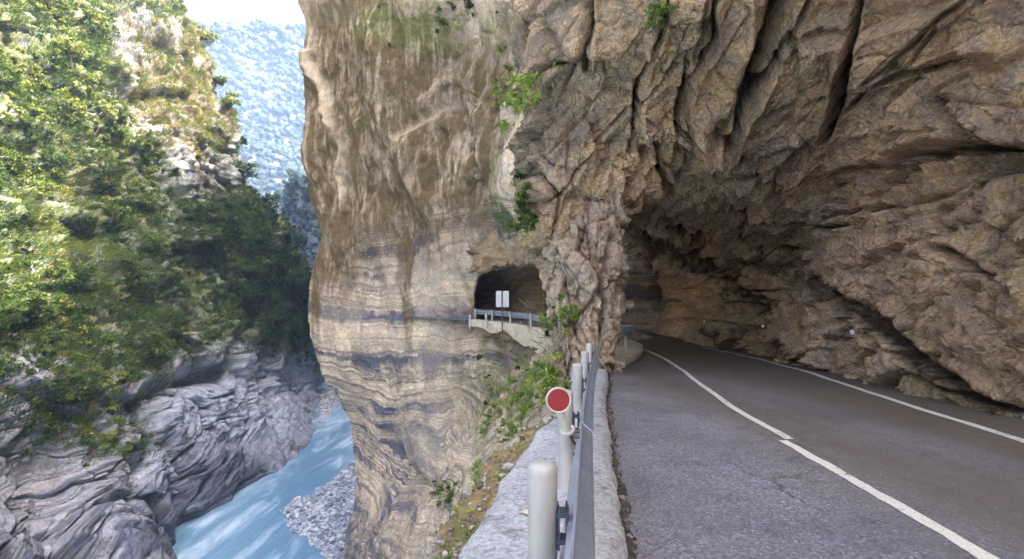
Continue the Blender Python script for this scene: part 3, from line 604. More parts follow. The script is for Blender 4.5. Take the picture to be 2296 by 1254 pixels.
V = np.stack(np.broadcast_arrays(xs[None], ysr[:, None], np.zeros((1, 1)) + W_Z), -1).copy(); V[..., 2] += .08 * fbm(V * .1, 3, 401)
o = mesh_np('river', V.reshape(-1, 3), grid_faces(*V.shape[:2]), M['water'], smooth=True); tag(o, 'milky turquoise river flowing through the gorge', 'river', kind='structure')
t = NT('river_gravel'); v1 = t.vor(None, 1.6, 'F1', 'Color'); v2 = t.vor(None, 3.6, 'F1', 'Color'); vd = t.vor(None, 1.6)
c = t.ramp(t.mix(.5, v1, v2), [(0.25, (.14, .16, .20)), (.5, (.36, .39, .44)), (.78, (.70, .71, .72))])
M['gravel'] = t.out(c, .9, t.bump(vd, .25))
barpoly = [(840, 1005), (800, 1040), (740, 1080), (690, 1105), (655, 1120), (640, 1150), (652, 1190), (690, 1215), (730, 1270), (760, 1330), (900, 1400), (1000, 1000)]
farpoly = [(712, 868), (716, 930), (700, 945), (712, 960), (740, 930), (756, 905), (775, 880), (740, 845)]
xs = np.linspace(-75, 30, 300); ysr = np.linspace(55, 320, 420)
V = np.stack(np.broadcast_arrays(xs[None], ysr[:, None], np.zeros((1, 1)) + W_Z), -1).copy(); px, py = proj(V)
h = np.full(px.shape, -.9)
for pl in (barpoly, farpoly):
    m = inpoly(px, py, pl); dd = polydist(px, py, pl + pl[:1]); sdist = np.where(m, dd, -dd)
    h = np.maximum(h, np.clip(sdist / 28, -1, 1) * .75 + .02)
h += .38 * fbm(V * .12, 4, 411) + .14 * fbm(V * .7, 3, 412)
V[..., 2] += np.clip(h, -1.2, 1.1)
kv = h > -.55; keep = kv[:-1, :-1] | kv[1:, :-1] | kv[:-1, 1:] | kv[1:, 1:]
o = mesh_np('gravel_bar', V.reshape(-1, 3), grid_faces(*V.shape[:2], keep=keep), M['gravel'], smooth=True); tag(o, 'grey gravel bar at the edge of the turquoise river', 'gravel', kind='stuff')
ico_v = None
def ico():
    import bmesh
    b = bmesh.new(); bmesh.ops.create_icosphere(b, subdivisions=1, radius=1); V = np.array([v.co[:] for v in b.verts]); F = np.array([[v.index for v in f.verts] for f in b.faces]); b.free(); return V, F
IV, IF = ico()
def stones(centers, rad, seed=1, flat=.65):
    r = np.random.default_rng(seed); n = len(centers); k = len(IV)
    Vv = IV[None] * (1 + .28 * r.standard_normal((n, k, 1))) * (rad[:, None, None]) * (1 + .3 * r.standard_normal((n, 1, 3))) * np.array([1, 1, flat])
    a = r.uniform(0, 6.28, n)[:, None]; x = Vv[..., 0] * np.cos(a) - Vv[..., 1] * np.sin(a); y = Vv[..., 0] * np.sin(a) + Vv[..., 1] * np.cos(a)
    Vv = np.stack([x, y, Vv[..., 2]], -1) + centers[:, None]
    return Vv.reshape(-1, 3), (IF[None] + (np.arange(n) * k)[:, None, None]).reshape(-1, 3), np.repeat(r.random(n), k)
t = NT('stones'); c = t.ramp(t.attr('tint'), [(0, (.14, .16, .20)), (.45, (.36, .39, .43)), (1, (.70, .70, .71))]); c = t.mix(1.0, c, t.ramp(t.noise(None, 3, 6), [(.3, .7), (.7, 1.2)]), 'MULTIPLY'); M['stone'] = t.out(c, .85)
t = NT('roadside_stones'); c = t.ramp(t.attr('tint'), [(0, (.10, .08, .06)), (.5, (.24, .19, .15)), (1, (.42, .36, .30))]); c = t.mix(1.0, c, t.ramp(t.noise(None, 30, 6), [(.3, .6), (.7, 1.25)]), 'MULTIPLY'); M['stone2'] = t.out(c, .85, t.bump(t.noise(None, 60, 5), .004))
ok = np.argwhere(h > .12); sel = ok[rng.integers(0, len(ok), 9000)]
c_ = V[sel[:, 0], sel[:, 1]] + rng.normal(0, .3, (9000, 3)) * (1, 1, 0)
keepb = c_[:, 1] < 320; rad = rng.lognormal(-1.55, .5, 9000)
Vs, Fs, tt = stones(c_, np.clip(rad, .08, .9), 3)
o = mesh_np('river_pebbles', Vs, Fs, M['stone'], attrs=dict(tint=tt)); tag(o, 'loose grey cobbles scattered over the gravel bar', 'pebbles', kind='stuff')

# ------------------------------------------------------------------ far valley side and the spur behind the cliff
def hills(name, label, pyrows, pxs, dep, amp, fr, rcn, ccn, mat, seed):
    C = np.array([[P(x, y, dep(x, y)) for x in pxs] for y in pyrows]); C = np.concatenate([[C[0] + (0, 160, -60)], C, [C[-1] * (1, 1, 0) + (0, -10, -40)]])
    V = patch(C, [rcn] * (len(C) - 1), [ccn] * (len(pxs) - 1)); N = normals(V)
    if N[len(N) // 2, 5, 1] > 0: N = -N
    D = V + N * (amp * (ridged(V * fr * np.array([1, 1, .7]), 4, seed) + .5 * fbm(V * fr * 3, 3, seed + 5)))[..., None]
    z = np.zeros(V.shape[:2])
    o = mesh_np(name, D.reshape(-1, 3), grid_faces(*V.shape[:2]), mat, attrs=dict(strat=z, band=z, ochre=z, moss=z + .9, soot_shade=z), smooth=True); tag(o, label, name.replace('_', ' '), kind='structure')
    return D, N
ridge = lambda x: np.interp(x, [250, 430, 470, 520, 600, 660, 760, 1000], [120, 92, 62, 50, 52, 58, 40, 90])
FD, FN = hills('forested_mountain', 'hazy forested mountain closing the end of the gorge', [82, 165, 285, 400, 520, 640, 760], [150, 350, 500, 620, 760, 1000],
               lambda x, y: 880 - (y - 50) * .62 + .22 * (x - 500) * (1 if x > 500 else -.5), 9, .012, 26, 36, M['gorge'], 501)
C = np.array([[P(640 + a, y, d_) for a, d_ in ((0 if y > 520 else (520 - y) * .25, 330), (25, 290), (80, 265), (200, 250))] for y in (400, 440, 490, 560, 640, 740, 840, 900)])
C = np.concatenate([C[:, :1] + (6, 30, 0), C], 1)
V = patch(C, [24] * 7, [10, 26, 26, 10]); N = normals(V)
if N[60, 40, 0] > 0: N = -N
D = V + N * (1.3 * ridged(V * .09, 4, 520) + .8 * fbm(V * .3, 4, 521))[..., None]; z = np.zeros(V.shape[:2])
o = mesh_np('rock_spur', D.reshape(-1, 3), grid_faces(*V.shape[:2]), M['gorge'], attrs=dict(strat=V[..., 2] * .1, band=z + .3, ochre=z + .3, moss=z + .3, soot_shade=z), smooth=False); tag(o, 'small wooded rock spur showing past the edge of the banded cliff', 'rock spur', kind='structure')
SPUR = (D, N)

# ------------------------------------------------------------------ road, markings, kerb slab, island
def interp_path(pts, n):
    pts = np.array(pts, float); t_ = np.linspace(0, len(pts) - 1, n); return cr(pts, t_, 0)
KERB = [(-.75, -10), (.05, -2), (.36, .5), (.67, 3.27), (.93, 5.15), (1.22, 7.16), (1.5, 8.9), (1.86, 10.8), (2.2, 13), (2.6, 15.5), (2.9, 18)]
WALLB = [(7.6, -10), (7.4, -2), (7.4, .5), (7.3, 3.3), (7.3, 5.2), (7.2, 7.2), (7.3, 9), (7.5, 10.8), (7.9, 13), (8.1, 15.5), (8.3, 18)]
FAR = [((2.6, 22, .03), (8.4, 22, 0.0)), ((1.9, 26, .22), (8.2, 25.5, .12)), ((1.2, 31, .5), (7.0, 29.5, .3)), ((-.6, 35, .6), (5.6, 35, .5)), ((-2.6, 38.8, .72), (3.5, 40.5, .7)), ((-9.5, 49, .8), (-3.2, 51, .8)), ((-17, 60, .9), (-12, 63, .9))]
Lp = [(x - .04, y, 0) for x, y in KERB] + [f[0] for f in FAR]; Rp = [(x, y, 0) for x, y in WALLB] + [f[1] for f in FAR]
Lc = interp_path(Lp, 170); Rc = interp_path(Rp, 170); s = np.linspace(0, 1, 60)[:, None]
V = Lc[:, None] + (Rc - Lc)[:, None] * s[None]
V[..., 2] += .012 * fbm(V * .6, 3, 601)
rd_ = mesh_np('road', V.reshape(-1, 3), grid_faces(*V.shape[:2]), M['asphalt'], smooth=True); tag(rd_, 'worn grey asphalt road curving left into the rock gallery', 'road', kind='structure')
def roadz(x, y): return .012 * fbm(np.stack([x, y, x * 0], -1) * .6, 3, 601)
def stripe(pix, w, name, label, jag=.0, wob=None, zoff=.005):
    W = np.array([G(a, b, 0.0)[:2] for a, b in pix]); W = interp_path(W, len(pix) * 26); kq = np.ones(41) / 41; W = np.stack([np.convolve(np.pad(W[:, q_], 20, mode='reflect', reflect_type='odd'), kq, 'valid') for q_ in (0, 1)], 1)
    T = np.gradient(W, axis=0); T /= np.linalg.norm(T, axis=1, keepdims=True); Nn = np.stack([T[:, 1], -T[:, 0]], 1)
    off = np.linspace(-.5, .5, 7); n_ = len(W)
    V = np.zeros((n_, 7, 3))
    for k, o_ in enumerate(off):
        e = jag * (fbm(np.stack([W[:, 0] * 3, W[:, 1] * 3, np.full(n_, k * .0 + (5.0 if k > 3 else 0))], -1), 4, 611)) if k in (0, 6) else 0
        V[:, k, :2] = W + Nn * (w * o_ + e)[..., None] if np.ndim(e) else W + Nn * w * o_
    V[..., 2] = roadz(V[..., 0], V[..., 1]) + zoff + (np.interp(V[..., 1], [18, 22, 26], [0, .0, .1]) if False else 0)
    o = mesh_np(name, V.reshape(-1, 3), grid_faces(*V.shape[:2]), M['paint']); tag(o, label, 'road marking', kind='structure'); return o
stripe([(1433, 781), (1460, 790), (1492, 806), (1530, 830), (1577, 867), (1632, 906), (1695, 944), (1771, 987)], .10, 'road_line', 'continuous cream lane line running up the road towards the bend', .006)
stripe([(1757, 990), (1898, 1067), (2050, 1156), (2200, 1246), (2310, 1312)], .10, 'road_line', 'worn patchy lane line in the near part of the road', .014)
stripe([(1470, 764), (1521, 769), (1575, 779), (1632, 790), (1687, 802), (1798, 831), (1909, 865), (2019, 903), (2110, 931), (2213, 962), (2330, 1000)], .13, 'road_line', 'cream edge line along the foot of the rock wall', .008)
# kerb slab carrying the guardrail
OUT = [(-1.2, -10), (-.75, -2), (-.55, .5), (-.32, 2.93), (-.13, 4.25), (.05, 5.2), (.45, 6.97), (.85, 8.6), (1.1, 10.2), (1.3, 12), (1.5, 15.5), (1.9, 18)]
a = interp_path(KERB, 620)[:, :2]; ya = np.linspace(-9, 15.2, 900)
kx = np.interp(ya, a[:, 1], a[:, 0]); bpath = interp_path(OUT, 600); ox = np.interp(ya, bpath[:, 1], bpath[:, 0])
p3 = np.stack([ya * 0, ya, ya * 0], -1)
kx = kx - .012 + .018 * fbm(p3 * 1.7, 5, 621) - .022 * np.abs(fbm(p3 * 5, 5, 622)); ox = ox + .05 * fbm(p3 * 1.3, 5, 623)
prof = [(0, -.6), (0, .02), (.02, .09), (.05, .125), (.10, .145)] + [(q_, .15) for q_ in np.linspace(.16, .84, 26)] + [(.92, .14), (.97, .11), (1.0, .05), (1.0, -.6)]
V = np.zeros((len(ya), len(prof), 3))
for k, (u, z_) in enumerate(prof):
    V[:, k, 0] = kx + (ox - kx) * u; V[:, k, 1] = ya; V[:, k, 2] = z_
V[..., 2] += .014 * fbm(V * 1.5, 5, 624) * (V[..., 2] > .04); V[:, 1:5, 0] += .010 * fbm(V[:, 1:5] * 9, 4, 625)
o = mesh_np('kerb', V.reshape(-1, 3), grid_faces(*V.shape[:2]), M['concrete'], smooth=True); tag(o, 'weathered concrete kerb slab carrying the guardrail along the drop', 'kerb', kind='structure')
# crumbly dark joint between kerb and asphalt
ys_ = np.linspace(1.0, 13.5, 1500); jx = np.interp(ys_, a[:, 1], a[:, 0])
t = NT('joint_dirt'); M['dirt'] = t.out(t.mix(t.ramp(t.noise(None, 25, 6, .7), [(.4, 0), (.65, 1)]), (.018, .015, .012), (.10, .085, .065)), .95, t.bump(t.noise(None, 50, 5), .01))
pj = np.stack([ys_ * 0, ys_, ys_ * 0], -1); wdt = .022 + .035 * np.abs(fbm(pj * 2.2, 5, 631)) + .02 * (fbm(pj * 8, 3, 633) > .3)
V = np.stack([np.stack([jx - .07, ys_, ys_ * 0 + .012], -1), np.stack([jx + wdt * .3, ys_, ys_ * 0 + .022 + .01 * fbm(pj * 9, 3, 4)], -1), np.stack([jx + wdt, ys_, ys_ * 0 + .004], -1)], 1); V[..., 2] += roadz(V[..., 0], V[..., 1])
o = mesh_np('kerb_joint', V.reshape(-1, 3), grid_faces(*V.shape[:2]), M['dirt']); tag(o, 'dark crumbling joint full of dirt between kerb and asphalt', 'kerb joint', kind='structure')
n_ = 900; yy = rng.uniform(2.5, 12.5, n_); cx_ = np.interp(yy, a[:, 1], a[:, 0]) + rng.normal(.015, .03, n_)
Vs, Fs, tt = stones(np.stack([cx_, yy, .012 + 0 * yy], -1), rng.lognormal(-4.9, .45, n_), 12); o = mesh_np('grit', Vs, Fs, M['stone2'], attrs=dict(tint=tt * .6)); tag(o, 'loose grit and small stones along the kerb joint', 'gravel', kind='stuff')
# earthy verge and fallen stones at the foot of the inner wall
wb = interp_path(WALLB, 500); ys_ = np.linspace(1.0, 17.5, 1200); wx_ = np.interp(ys_, wb[:, 1], wb[:, 0]) - .42; pj = np.stack([ys_ * 0, ys_, ys_ * 0], -1); e0 = .10 * fbm(pj * 1.1, 5, 641)
V = np.stack([np.stack([wx_ + f_ + e0 * (1 - f_), ys_, f_ * .16 + .004 + (.03 * fbm(pj * 3 + f_ * 5, 4, 642) + .01) * min(1, f_ * 4)], -1) for f_ in np.linspace(0, 1.1, 14)], 1)
t = NT('verge_dirt'); M['verge'] = t.out(t.mix(t.ramp(t.noise(None, 9, 8, .75), [(.35, 0), (.65, 1)]), (.05, .036, .024), (.20, .145, .09)), .95, t.bump(t.noise(None, 30, 6, .7), .02))
o = mesh_np('verge', V.reshape(-1, 3), grid_faces(*V.shape[:2]), M['verge'], smooth=True); tag(o, 'narrow earthy verge between the edge line and the inner rock wall', 'verge', kind='structure')
n_ = 900; yy = rng.uniform(3, 17, n_); c_ = np.stack([np.interp(yy, ys_, wx_) + np.abs(rng.normal(.05, .16, n_)), yy, .01 + 0 * yy], -1); c_[:, 2] += np.clip(c_[:, 0] - np.interp(yy, ys_, wx_), 0, 1) * .16
Vs, Fs, tt = stones(c_, np.clip(rng.lognormal(-4.3, .6, n_), .006, .09), 14, .75); o = mesh_np('debris', Vs, Fs, M['stone2'], attrs=dict(tint=tt * .8)); tag(o, 'small fallen stones along the foot of the inner rock wall', 'rubble', kind='stuff')
# island with its kerb
isl = [(2.0, 15.3), (2.45, 14.6), (2.62, 14.6)] + [tuple(G(x, y, .0)[:2]) for x, y in [(1400, 822), (1425, 808), (1438, 797), (1443, 788), (1440, 780), (1428, 773), (1410, 768)]] + [(3.9, 27), (2.6, 28), (1.6, 28), (1.5, 22)]
isl = np.array(isl); m_ = MB(); nI = len(isl); cen = isl.mean(0); ins_ = isl + (cen - isl) * .03
m_.add(np.concatenate([np.c_[isl, np.full(nI, -.5)], np.c_[isl, np.full(nI, .12)], np.c_[ins_, np.full(nI, .15)], [[cen[0], cen[1], .16]]]),
       [(k, (k + 1) % nI, nI + (k + 1) % nI, nI + k) for k in range(nI)] + [(nI + k, nI + (k + 1) % nI, 2 * nI + (k + 1) % nI, 2 * nI + k) for k in range(nI)] + [(2 * nI + k, 2 * nI + (k + 1) % nI, 3 * nI) for k in range(nI)])
o = m_.build('kerb_island', M['parapet']); tag(o, 'low concrete island wrapping round the foot of the rock pillar', 'kerb island', kind='structure')
# parapet wall under the gallery window
pw = interp_path([(1.9, 27.5, .45), (1.35, 29.3, .5), (.75, 31.6, .55), (-.2, 34, .64), (-1.3, 36.2, .70), (-2.7, 38.6, .78)], 90)
m_ = MB(); T = np.gradient(pw, axis=0); T /= np.linalg.norm(T, axis=1, keepdims=True); fr = [(p[0], p[1], p[2], -t_[1], t_[0]) for p, t_ in zip(pw, T)]
nz = 16; V = np.zeros((90, nz + 4, 3)); bot = np.interp(np.arange(90), [0, 20, 40, 52, 60, 89], [-1.25, -1.15, -.9, -.5, -.65, -.5]) + .12 * fbm(np.arange(90)[:, None] * np.array([.09, 0, 0]), 4, 71)
for k in range(nz):
    zf = k / (nz - 1)
    for i_ in range(90):
        x, y, z_, nx, ny = fr[i_]; s_ = 1 if nx < 0 else -1
        V[i_, k] = (x + s_ * nx * .28, y + s_ * ny * .28, z_ + bot[i_] * (1 - zf))
for i_ in range(90):
    x, y, z_, nx, ny = fr[i_]; s_ = 1 if nx < 0 else -1
    for k, (o_, h_) in enumerate([(.24, .03), (-.2, .03), (-.24, 0), (-.24, -.5)]): V[i_, nz + k] = (x + s_ * nx * o_, y + s_ * ny * o_, z_ + h_)
V[:, :nz] += (.05 * fbm(V[:, :nz] * 1.2, 4, 72))[..., None] * np.array([-.8, -.5, 0])
o = mesh_np('parapet_wall', V.reshape(-1, 3), grid_faces(90, nz + 4), M['parapet'], smooth=True); tag(o, 'pale concrete retaining wall below the guardrail of the gallery window', 'retaining wall')

# ------------------------------------------------------------------ guardrails
def wbeam_profile(th=.004, h=.31, dep=.075, roll=0.0):
    zs_ = np.linspace(-.155, .155, 33); o_ = dep * (.5 - .5 * np.cos(np.clip((np.abs(zs_) - .006) / .140, 0, 1) * 2 * math.pi)) ** .8
    f = [(o - z_ * 0 + roll * z_, z_) for o, z_ in zip(o_, zs_)]; b_ = [(o - th * 2, z_) for o, z_ in reversed(f)]
    return f + b_
PX = lambda y: np.interp(y, [-3, .2, 2.2, 4.15, 6.2, 8.0, 10.0, 11.4, 13], [-.50, -.165, .117, .385, .713, 1.03, 1.365, 1.63, 1.95])
sm_y = np.linspace(-2.5, 11.2, 120); sm_x = PX(sm_y); kk = np.ones(15) / 15; pad = np.pad(sm_x, 7, mode='reflect', reflect_type='odd'); sm_x = np.convolve(pad, kk, 'valid')
RXf = lambda y: np.interp(y, sm_y, sm_x)
rail = tag(empty('guardrail', (RXf(2.2), 2.2, .15)), 'long grey W-beam guardrail with round pale posts along the kerb beside the drop', 'guardrail', 'roadside guardrails')
bx, by, bz = rail.location
TOPZ = lambda y: np.interp(y, [0, 11.2], [.80, .80])
frs = []
Tx = np.gradient(sm_x, sm_y)
for x, y, tx in zip(sm_x, sm_y, Tx):
    L_ = math.hypot(tx, 1); nx, ny = 1 / L_, -tx / L_
    o_ = .105; frs.append((x + nx * o_ - bx, y + ny * o_ - by, TOPZ(y) - .155 - bz, nx, ny))
def segs(y0, y1): return [f for f, y in zip(frs, sm_y) if y0 <= y <= y1]
for (y0, y1, off) in [(-2.6, 3.6, 0), (3.3, 7.7, .006), (7.4, 11.3, 0)]:
    m_ = MB(); m_.sweep([(a_ + off, b_) for a_, b_ in wbeam_profile(roll=.22)], segs(y0, y1)); beam = m_.build('beam', M['galv'], rail, smooth=28)
    if y0 < 3.4 or y0 > 7:
        yb = 3.45 if y0 < 3.4 else 7.55
        for (dz_, dy_) in ((.05, -.05), (-.05, -.05), (.05, .09), (-.05, .09)):
            m2 = MB(); xx = RXf(yb + dy_) + .105 - bx
            m2.tube([(xx - .022, yb + dy_ - by, TOPZ(yb) - .155 + dz_ - bz), (xx + .03, yb + dy_ - by, TOPZ(yb) - .155 + dz_ - bz)], .014, 8); m2.build('bolt', M['bolt'], beam)
for k, y in enumerate([.25, 2.2, 4.15, 6.2, 8.05, 9.95]):
    x = RXf(y) - bx; yy_ = y - by; m_ = MB(); h = .715
    zs_ = [0, h - .035, h - .02, h - .008, h - .001, h]; rs_ = [.057, .057, .0555, .048, .030, .004]
    m_.tube([(x, yy_, z_) for z_ in zs_], rs_, 32); po = m_.build('post', M['post'], rail, smooth=40)
    m_ = MB(); m_.tube([(x, yy_, h - .045), (x, yy_, h - .040)], .0585, 32, caps=True); m_.build('cap_rim', M['post'], po, smooth=40)
    m_ = MB(); zc = TOPZ(y) - .155 - bz
    m_.box((x + .075, yy_, zc + .03), (.05, .075, .018)).box((x + .075, yy_, zc - .07), (.05, .075, .018)).box((x + .096, yy_, zc - .02), (.008, .08, .16)).box((x + .060, yy_, zc - .02), (.008, .08, .16))
    br = m_.build('bracket', M['dark_steel'], rail)
    m_ = MB(); m_.tube([(x - .088, yy_, zc + .03), (x - .054, yy_, zc + .03)], .008, 10).tube([(x - .069, yy_, zc + .03), (x - .055, yy_, zc + .03)], .016, 6); m_.build('bolt', M['bolt'], po)
    m_ = MB(); m_.tube([(x + .12, yy_ - .055, zc - .06), (x + .12, yy_ + .04, zc - .06)], .010, 8).tube([(x + .12, yy_ - .06, zc - .06), (x + .12, yy_ - .04, zc - .06)], .018, 6); m_.build('bolt', M['bolt'], br)

# round red reflector on the rail
c0 = P(1252, 897, 3.45)
dl = tag(empty('reflector', tuple(c0)), 'round red reflector in a cream ring on a bent stem clamped to the near guardrail', 'reflector', 'red reflectors')
dl.rotation_euler = (0, 0, R(4))
m_ = MB(); rr = .0775
prof = [(.0, .03), (.045, .032), (.066, .026), (rr, .010), (rr, -.012), (rr - .004, -.017), (rr - .009, -.014), (rr - .0105, -.004)]
nS = 48; V = []; 
for k in range(nS):
    a_ = 2 * math.pi * k / nS
    for r_, y_ in prof: V.append((r_ * math.cos(a_), y_, r_ * math.sin(a_)))
npf = len(prof); F = [(k * npf + q_, ((k + 1) % nS) * npf + q_, ((k + 1) % nS) * npf + q_ + 1, k * npf + q_ + 1) for k in range(nS) for q_ in range(npf - 1)]
m_.add(V, F); m_.build('housing', M['cream'], dl, smooth=40)
m_ = MB(); m_.tube([(0, -.0055, 0), (0, -.008, 0)], rr - .0105, 48); m_.build('disc', M['red'], dl, smooth=30)
inv = dl.matrix_basis.inverted()
def loc(px_, py_, Y_): return tuple(inv @ Vector(P(px_, py_, Y_)))
ringc = np.array(loc(1273, 965, 3.55)); m_ = MB()
m_.tube([(0, .02, -.05), tuple(np.array((0, .02, -.05)) * .5 + ringc * .5), tuple(ringc)], [.030, .026, .030], 20)
m_.build('stem', M['cream'], dl, smooth=40)
ax = ringc / np.linalg.norm(ringc)
m_ = MB(); m_.tube([tuple(ringc - ax * .006), tuple(ringc + ax * .010), tuple(ringc + ax * .016)], [.047, .047, .036], 24); m_.build('collar', M['cream'], dl, smooth=40)
m_ = MB(); m_.tube([tuple(ringc + ax * .01), loc(1290, 998, 3.6), loc(1302, 1022, 3.62), loc(1312, 1040, 3.62)], [.011, .010, .009, .009], 10); m_.build('strut', M['rust'], dl, smooth=40)
m_ = MB(); pc = np.array(loc(1309, 1037, 3.6)); m_.box(tuple(pc), (.03, .10, .02)).box(tuple(pc + (.0, .04, -.02)), (.012, .02, .06)); m_.build('clamp', M['bolt'], dl)

# island guardrail end
ir = tag(empty('guardrail', (3.6, 19.2, .15)), 'curved white guardrail end with dark outer face on the island at the bend', 'guardrail', 'roadside guardrails')
ctr = [(2.9, 26), (3.3, 23), (3.55, 20.5), (3.95, 18.9), (3.95, 18.15), (3.55, 17.75), (3.1, 17.7), (2.7, 17.9), (2.3, 18.2)]
cpth = interp_path(ctr, 70); T = np.gradient(cpth, axis=0); T /= np.linalg.norm(T, axis=1, keepdims=True)
m_ = MB(); m_.sweep(wbeam_profile(), [(p[0] - 3.6, p[1] - 19.2, .62 - .0, t_[1] * -1 * -1, -t_[0]) for p, t_ in zip(cpth, T)][::1]); m_.build('beam', M['galv'], ir, smooth=28)
for (x, y) in [(3.86, 18.5), (3.45, 21.0), (2.5, 18.2), (3.2, 23.6)]:
    m_ = MB(); m_.tube([(x - 3.6 - .1, y - 19.2 + .06, 0), (x - 3.7, y - 19.14, .60), (x - 3.7, y - 19.14, .615)], [.06, .06, .03], 20); m_.build('post', M['post'], ir, smooth=40)
q_ = tag(empty('reflector', tuple(P(1379, 729, 17.6))), 'small square red reflector on the curved rail end at the bend', 'reflector', 'red reflectors')
MB().box((0, -.012, 0), (.12, .012, .13)).build('lens', M['red'], q_); MB().box((0, .0, 0), (.14, .012, .15)).box((0, .03, -.16), (.02, .02, .3)).build('bracket', M['galv'], q_)

# guardrail in the gallery window
gp = interp_path([(2.2, 26.2, .40), (1.45, 28.6, .5), (.95, 31.0, .58), (.15, 33.4, .67), (-.85, 35.6, .73), (-1.9, 37.6, .8), (-2.6, 38.9, .84)], 80)
gr = tag(empty('guardrail', (1.0, 31, .58)), 'straight pale guardrail across the window of the rock gallery', 'guardrail', 'roadside guardrails')
T = np.gradient(gp, axis=0); T /= np.linalg.norm(T, axis=1, keepdims=True)
m_ = MB(); m_.sweep(wbeam_profile(h=.31), [(p[0] - 1, p[1] - 31, p[2] + .50 - .58, t_[1], -t_[0]) for p, t_ in zip(gp, T)]); m_.build('beam', M['galv'], gr, smooth=28)
for sx in (1193, 1148, 1106, 1068, 1240):
    pxs_, _ = proj(gp); k = int(np.argmin(np.abs(pxs_ - sx))); p = gp[k]; t_ = T[k]; x, y = p[0] - t_[1] * .07, p[1] + t_[0] * .07
    m_ = MB(); m_.tube([(x - 1, y - 31, p[2] - .60), (x - 1, y - 31, p[2] + .10), (x - 1, y - 31, p[2] + .115)], [.07, .07, .03], 16); m_.build('post', M['post'], gr, smooth=40)
for (sx, sy, Y, lb) in [(1054, 714, 38.2, 'short white marker post at the left corner of the gallery window'), (1090, 713, 35.8, 'short white marker post on the ledge in front of the gallery window rail')]:
    b_ = P(sx, sy + 13, Y); mk = tag(empty('marker_post', tuple(b_)), lb, 'marker post', 'white marker posts')
    m_ = MB(); m_.tube([(0, 0, -.3), (0, 0, .62), (0, 0, .66)], [.075, .075, .045], 16); m_.build('shaft', M['post'], mk, smooth=40)
    m_ = MB(); m_.tube([(0, 0, .50), (0, 0, .56)], .08, 16); m_.build('band', M['white'], mk, smooth=40)
q_ = tag(empty('reflector', tuple(P(1061, 697, 38.3))), 'tiny red reflector at the left end of the gallery window rail', 'reflector', 'red reflectors')
MB().box((0, 0, 0), (.09, .02, .12)).build('lens', M['red'], q_); MB().box((.0, .02, 0), (.11, .015, .14)).box((0, .03, -.3), (.03, .03, .6)).build('bracket', M['bolt'], q_)
# double sign seen from behind
s0 = P(1126, 748, 33.0); sg = tag(empty('road_sign', tuple(s0)), 'two blank white sign panels on a rusty red post before the gallery window', 'road sign'); sg.rotation_euler = (0, 0, R(-8))
pz = lambda y_: (748 - y_) / 1260 * 33.0
m_ = MB(); m_.tube([(0, 0, -.4), (0, 0, pz(654))], .035, 12); m_.build('pole', M['rust'], sg, smooth=40)
for (xa, xb) in ((1113.2, 1125.2), (1128.6, 1142.2)):
    w_ = (xb - xa) / 1260 * 33; xc = ((xa + xb) / 2 - 1126.8) / 1260 * 33; zc = (pz(653) + pz(689)) / 2; hh = pz(653) - pz(689)
    m_ = MB(); m_.box((xc, -.05, zc), (w_, .02, hh)); pn = m_.build('panel', M['panel'], sg)
    m_ = MB(); fw = .018
    m_.box((xc, -.065, zc + hh / 2 - fw / 2), (w_, .012, fw)).box((xc, -.065, zc - hh / 2 + fw / 2), (w_, .012, fw)).box((xc - w_ / 2 + fw / 2, -.066, zc), (fw, .012, hh)).box((xc + w_ / 2 - fw / 2, -.066, zc), (fw, .012, hh)); m_.build('rim', M['galv'], pn)
for yb_ in (662, 682): MB().box((0, -.035, pz(yb_)), (.75, .02, .04)).build('crossbar', M['rust'], sg)
# little white cat's-eye reflectors on the inner wall
from mathutils.bvhtree import BVHTree
def bvh_of(o):
    me = o.data; vv_ = [v.co for v in me.vertices]; return BVHTree.FromPolygons(vv_, [p.vertices for p in me.polygons])
BV = bvh_of(ov); BC = bvh_of(bpy.data.objects['rock_cliff']); BP = bvh_of(pil)
def hit(px_, py_, trees):
    x, y, z_ = ray(px_, py_); d_ = Vector((float(x), float(y), float(z_))).normalized(); best = None
    for b_ in trees:
        h_ = b_.ray_cast(Vector((0, 0, CAMZ)), d_)
        if h_[0] is not None and (best is None or h_[3] < best[3]): best = h_
    return best
for (x, y, lb) in [(1582, 721, 'white wall reflector farthest up the road, nearest the bend'), (1714, 731, 'middle one of the three white wall reflectors'), (1916, 745, 'white wall reflector nearest the viewer on the inner rock wall')]:
    h_ = hit(x, y, [BV])
    if h_:
        n_v = Vector((-1, -.5, 0)).normalized(); wr = tag(empty('wall_reflector', tuple(h_[0] + n_v * .06)), lb, 'reflector', 'white reflectors on the inner wall'); wr.rotation_euler = (0, 0, math.atan2(n_v.x, -n_v.y))
        m_ = MB(); m_.tube([(0, 0, 0), (0, -.02, 0), (0, -.028, 0)], [.055, .055, .035], 14); m_.build('lens', M['white'], wr, smooth=40)
        m_ = MB(); m_.tube([(0, .25, 0), (0, 0.002, 0)], .065, 14); m_.build('socket', M['bolt'], wr, smooth=40)

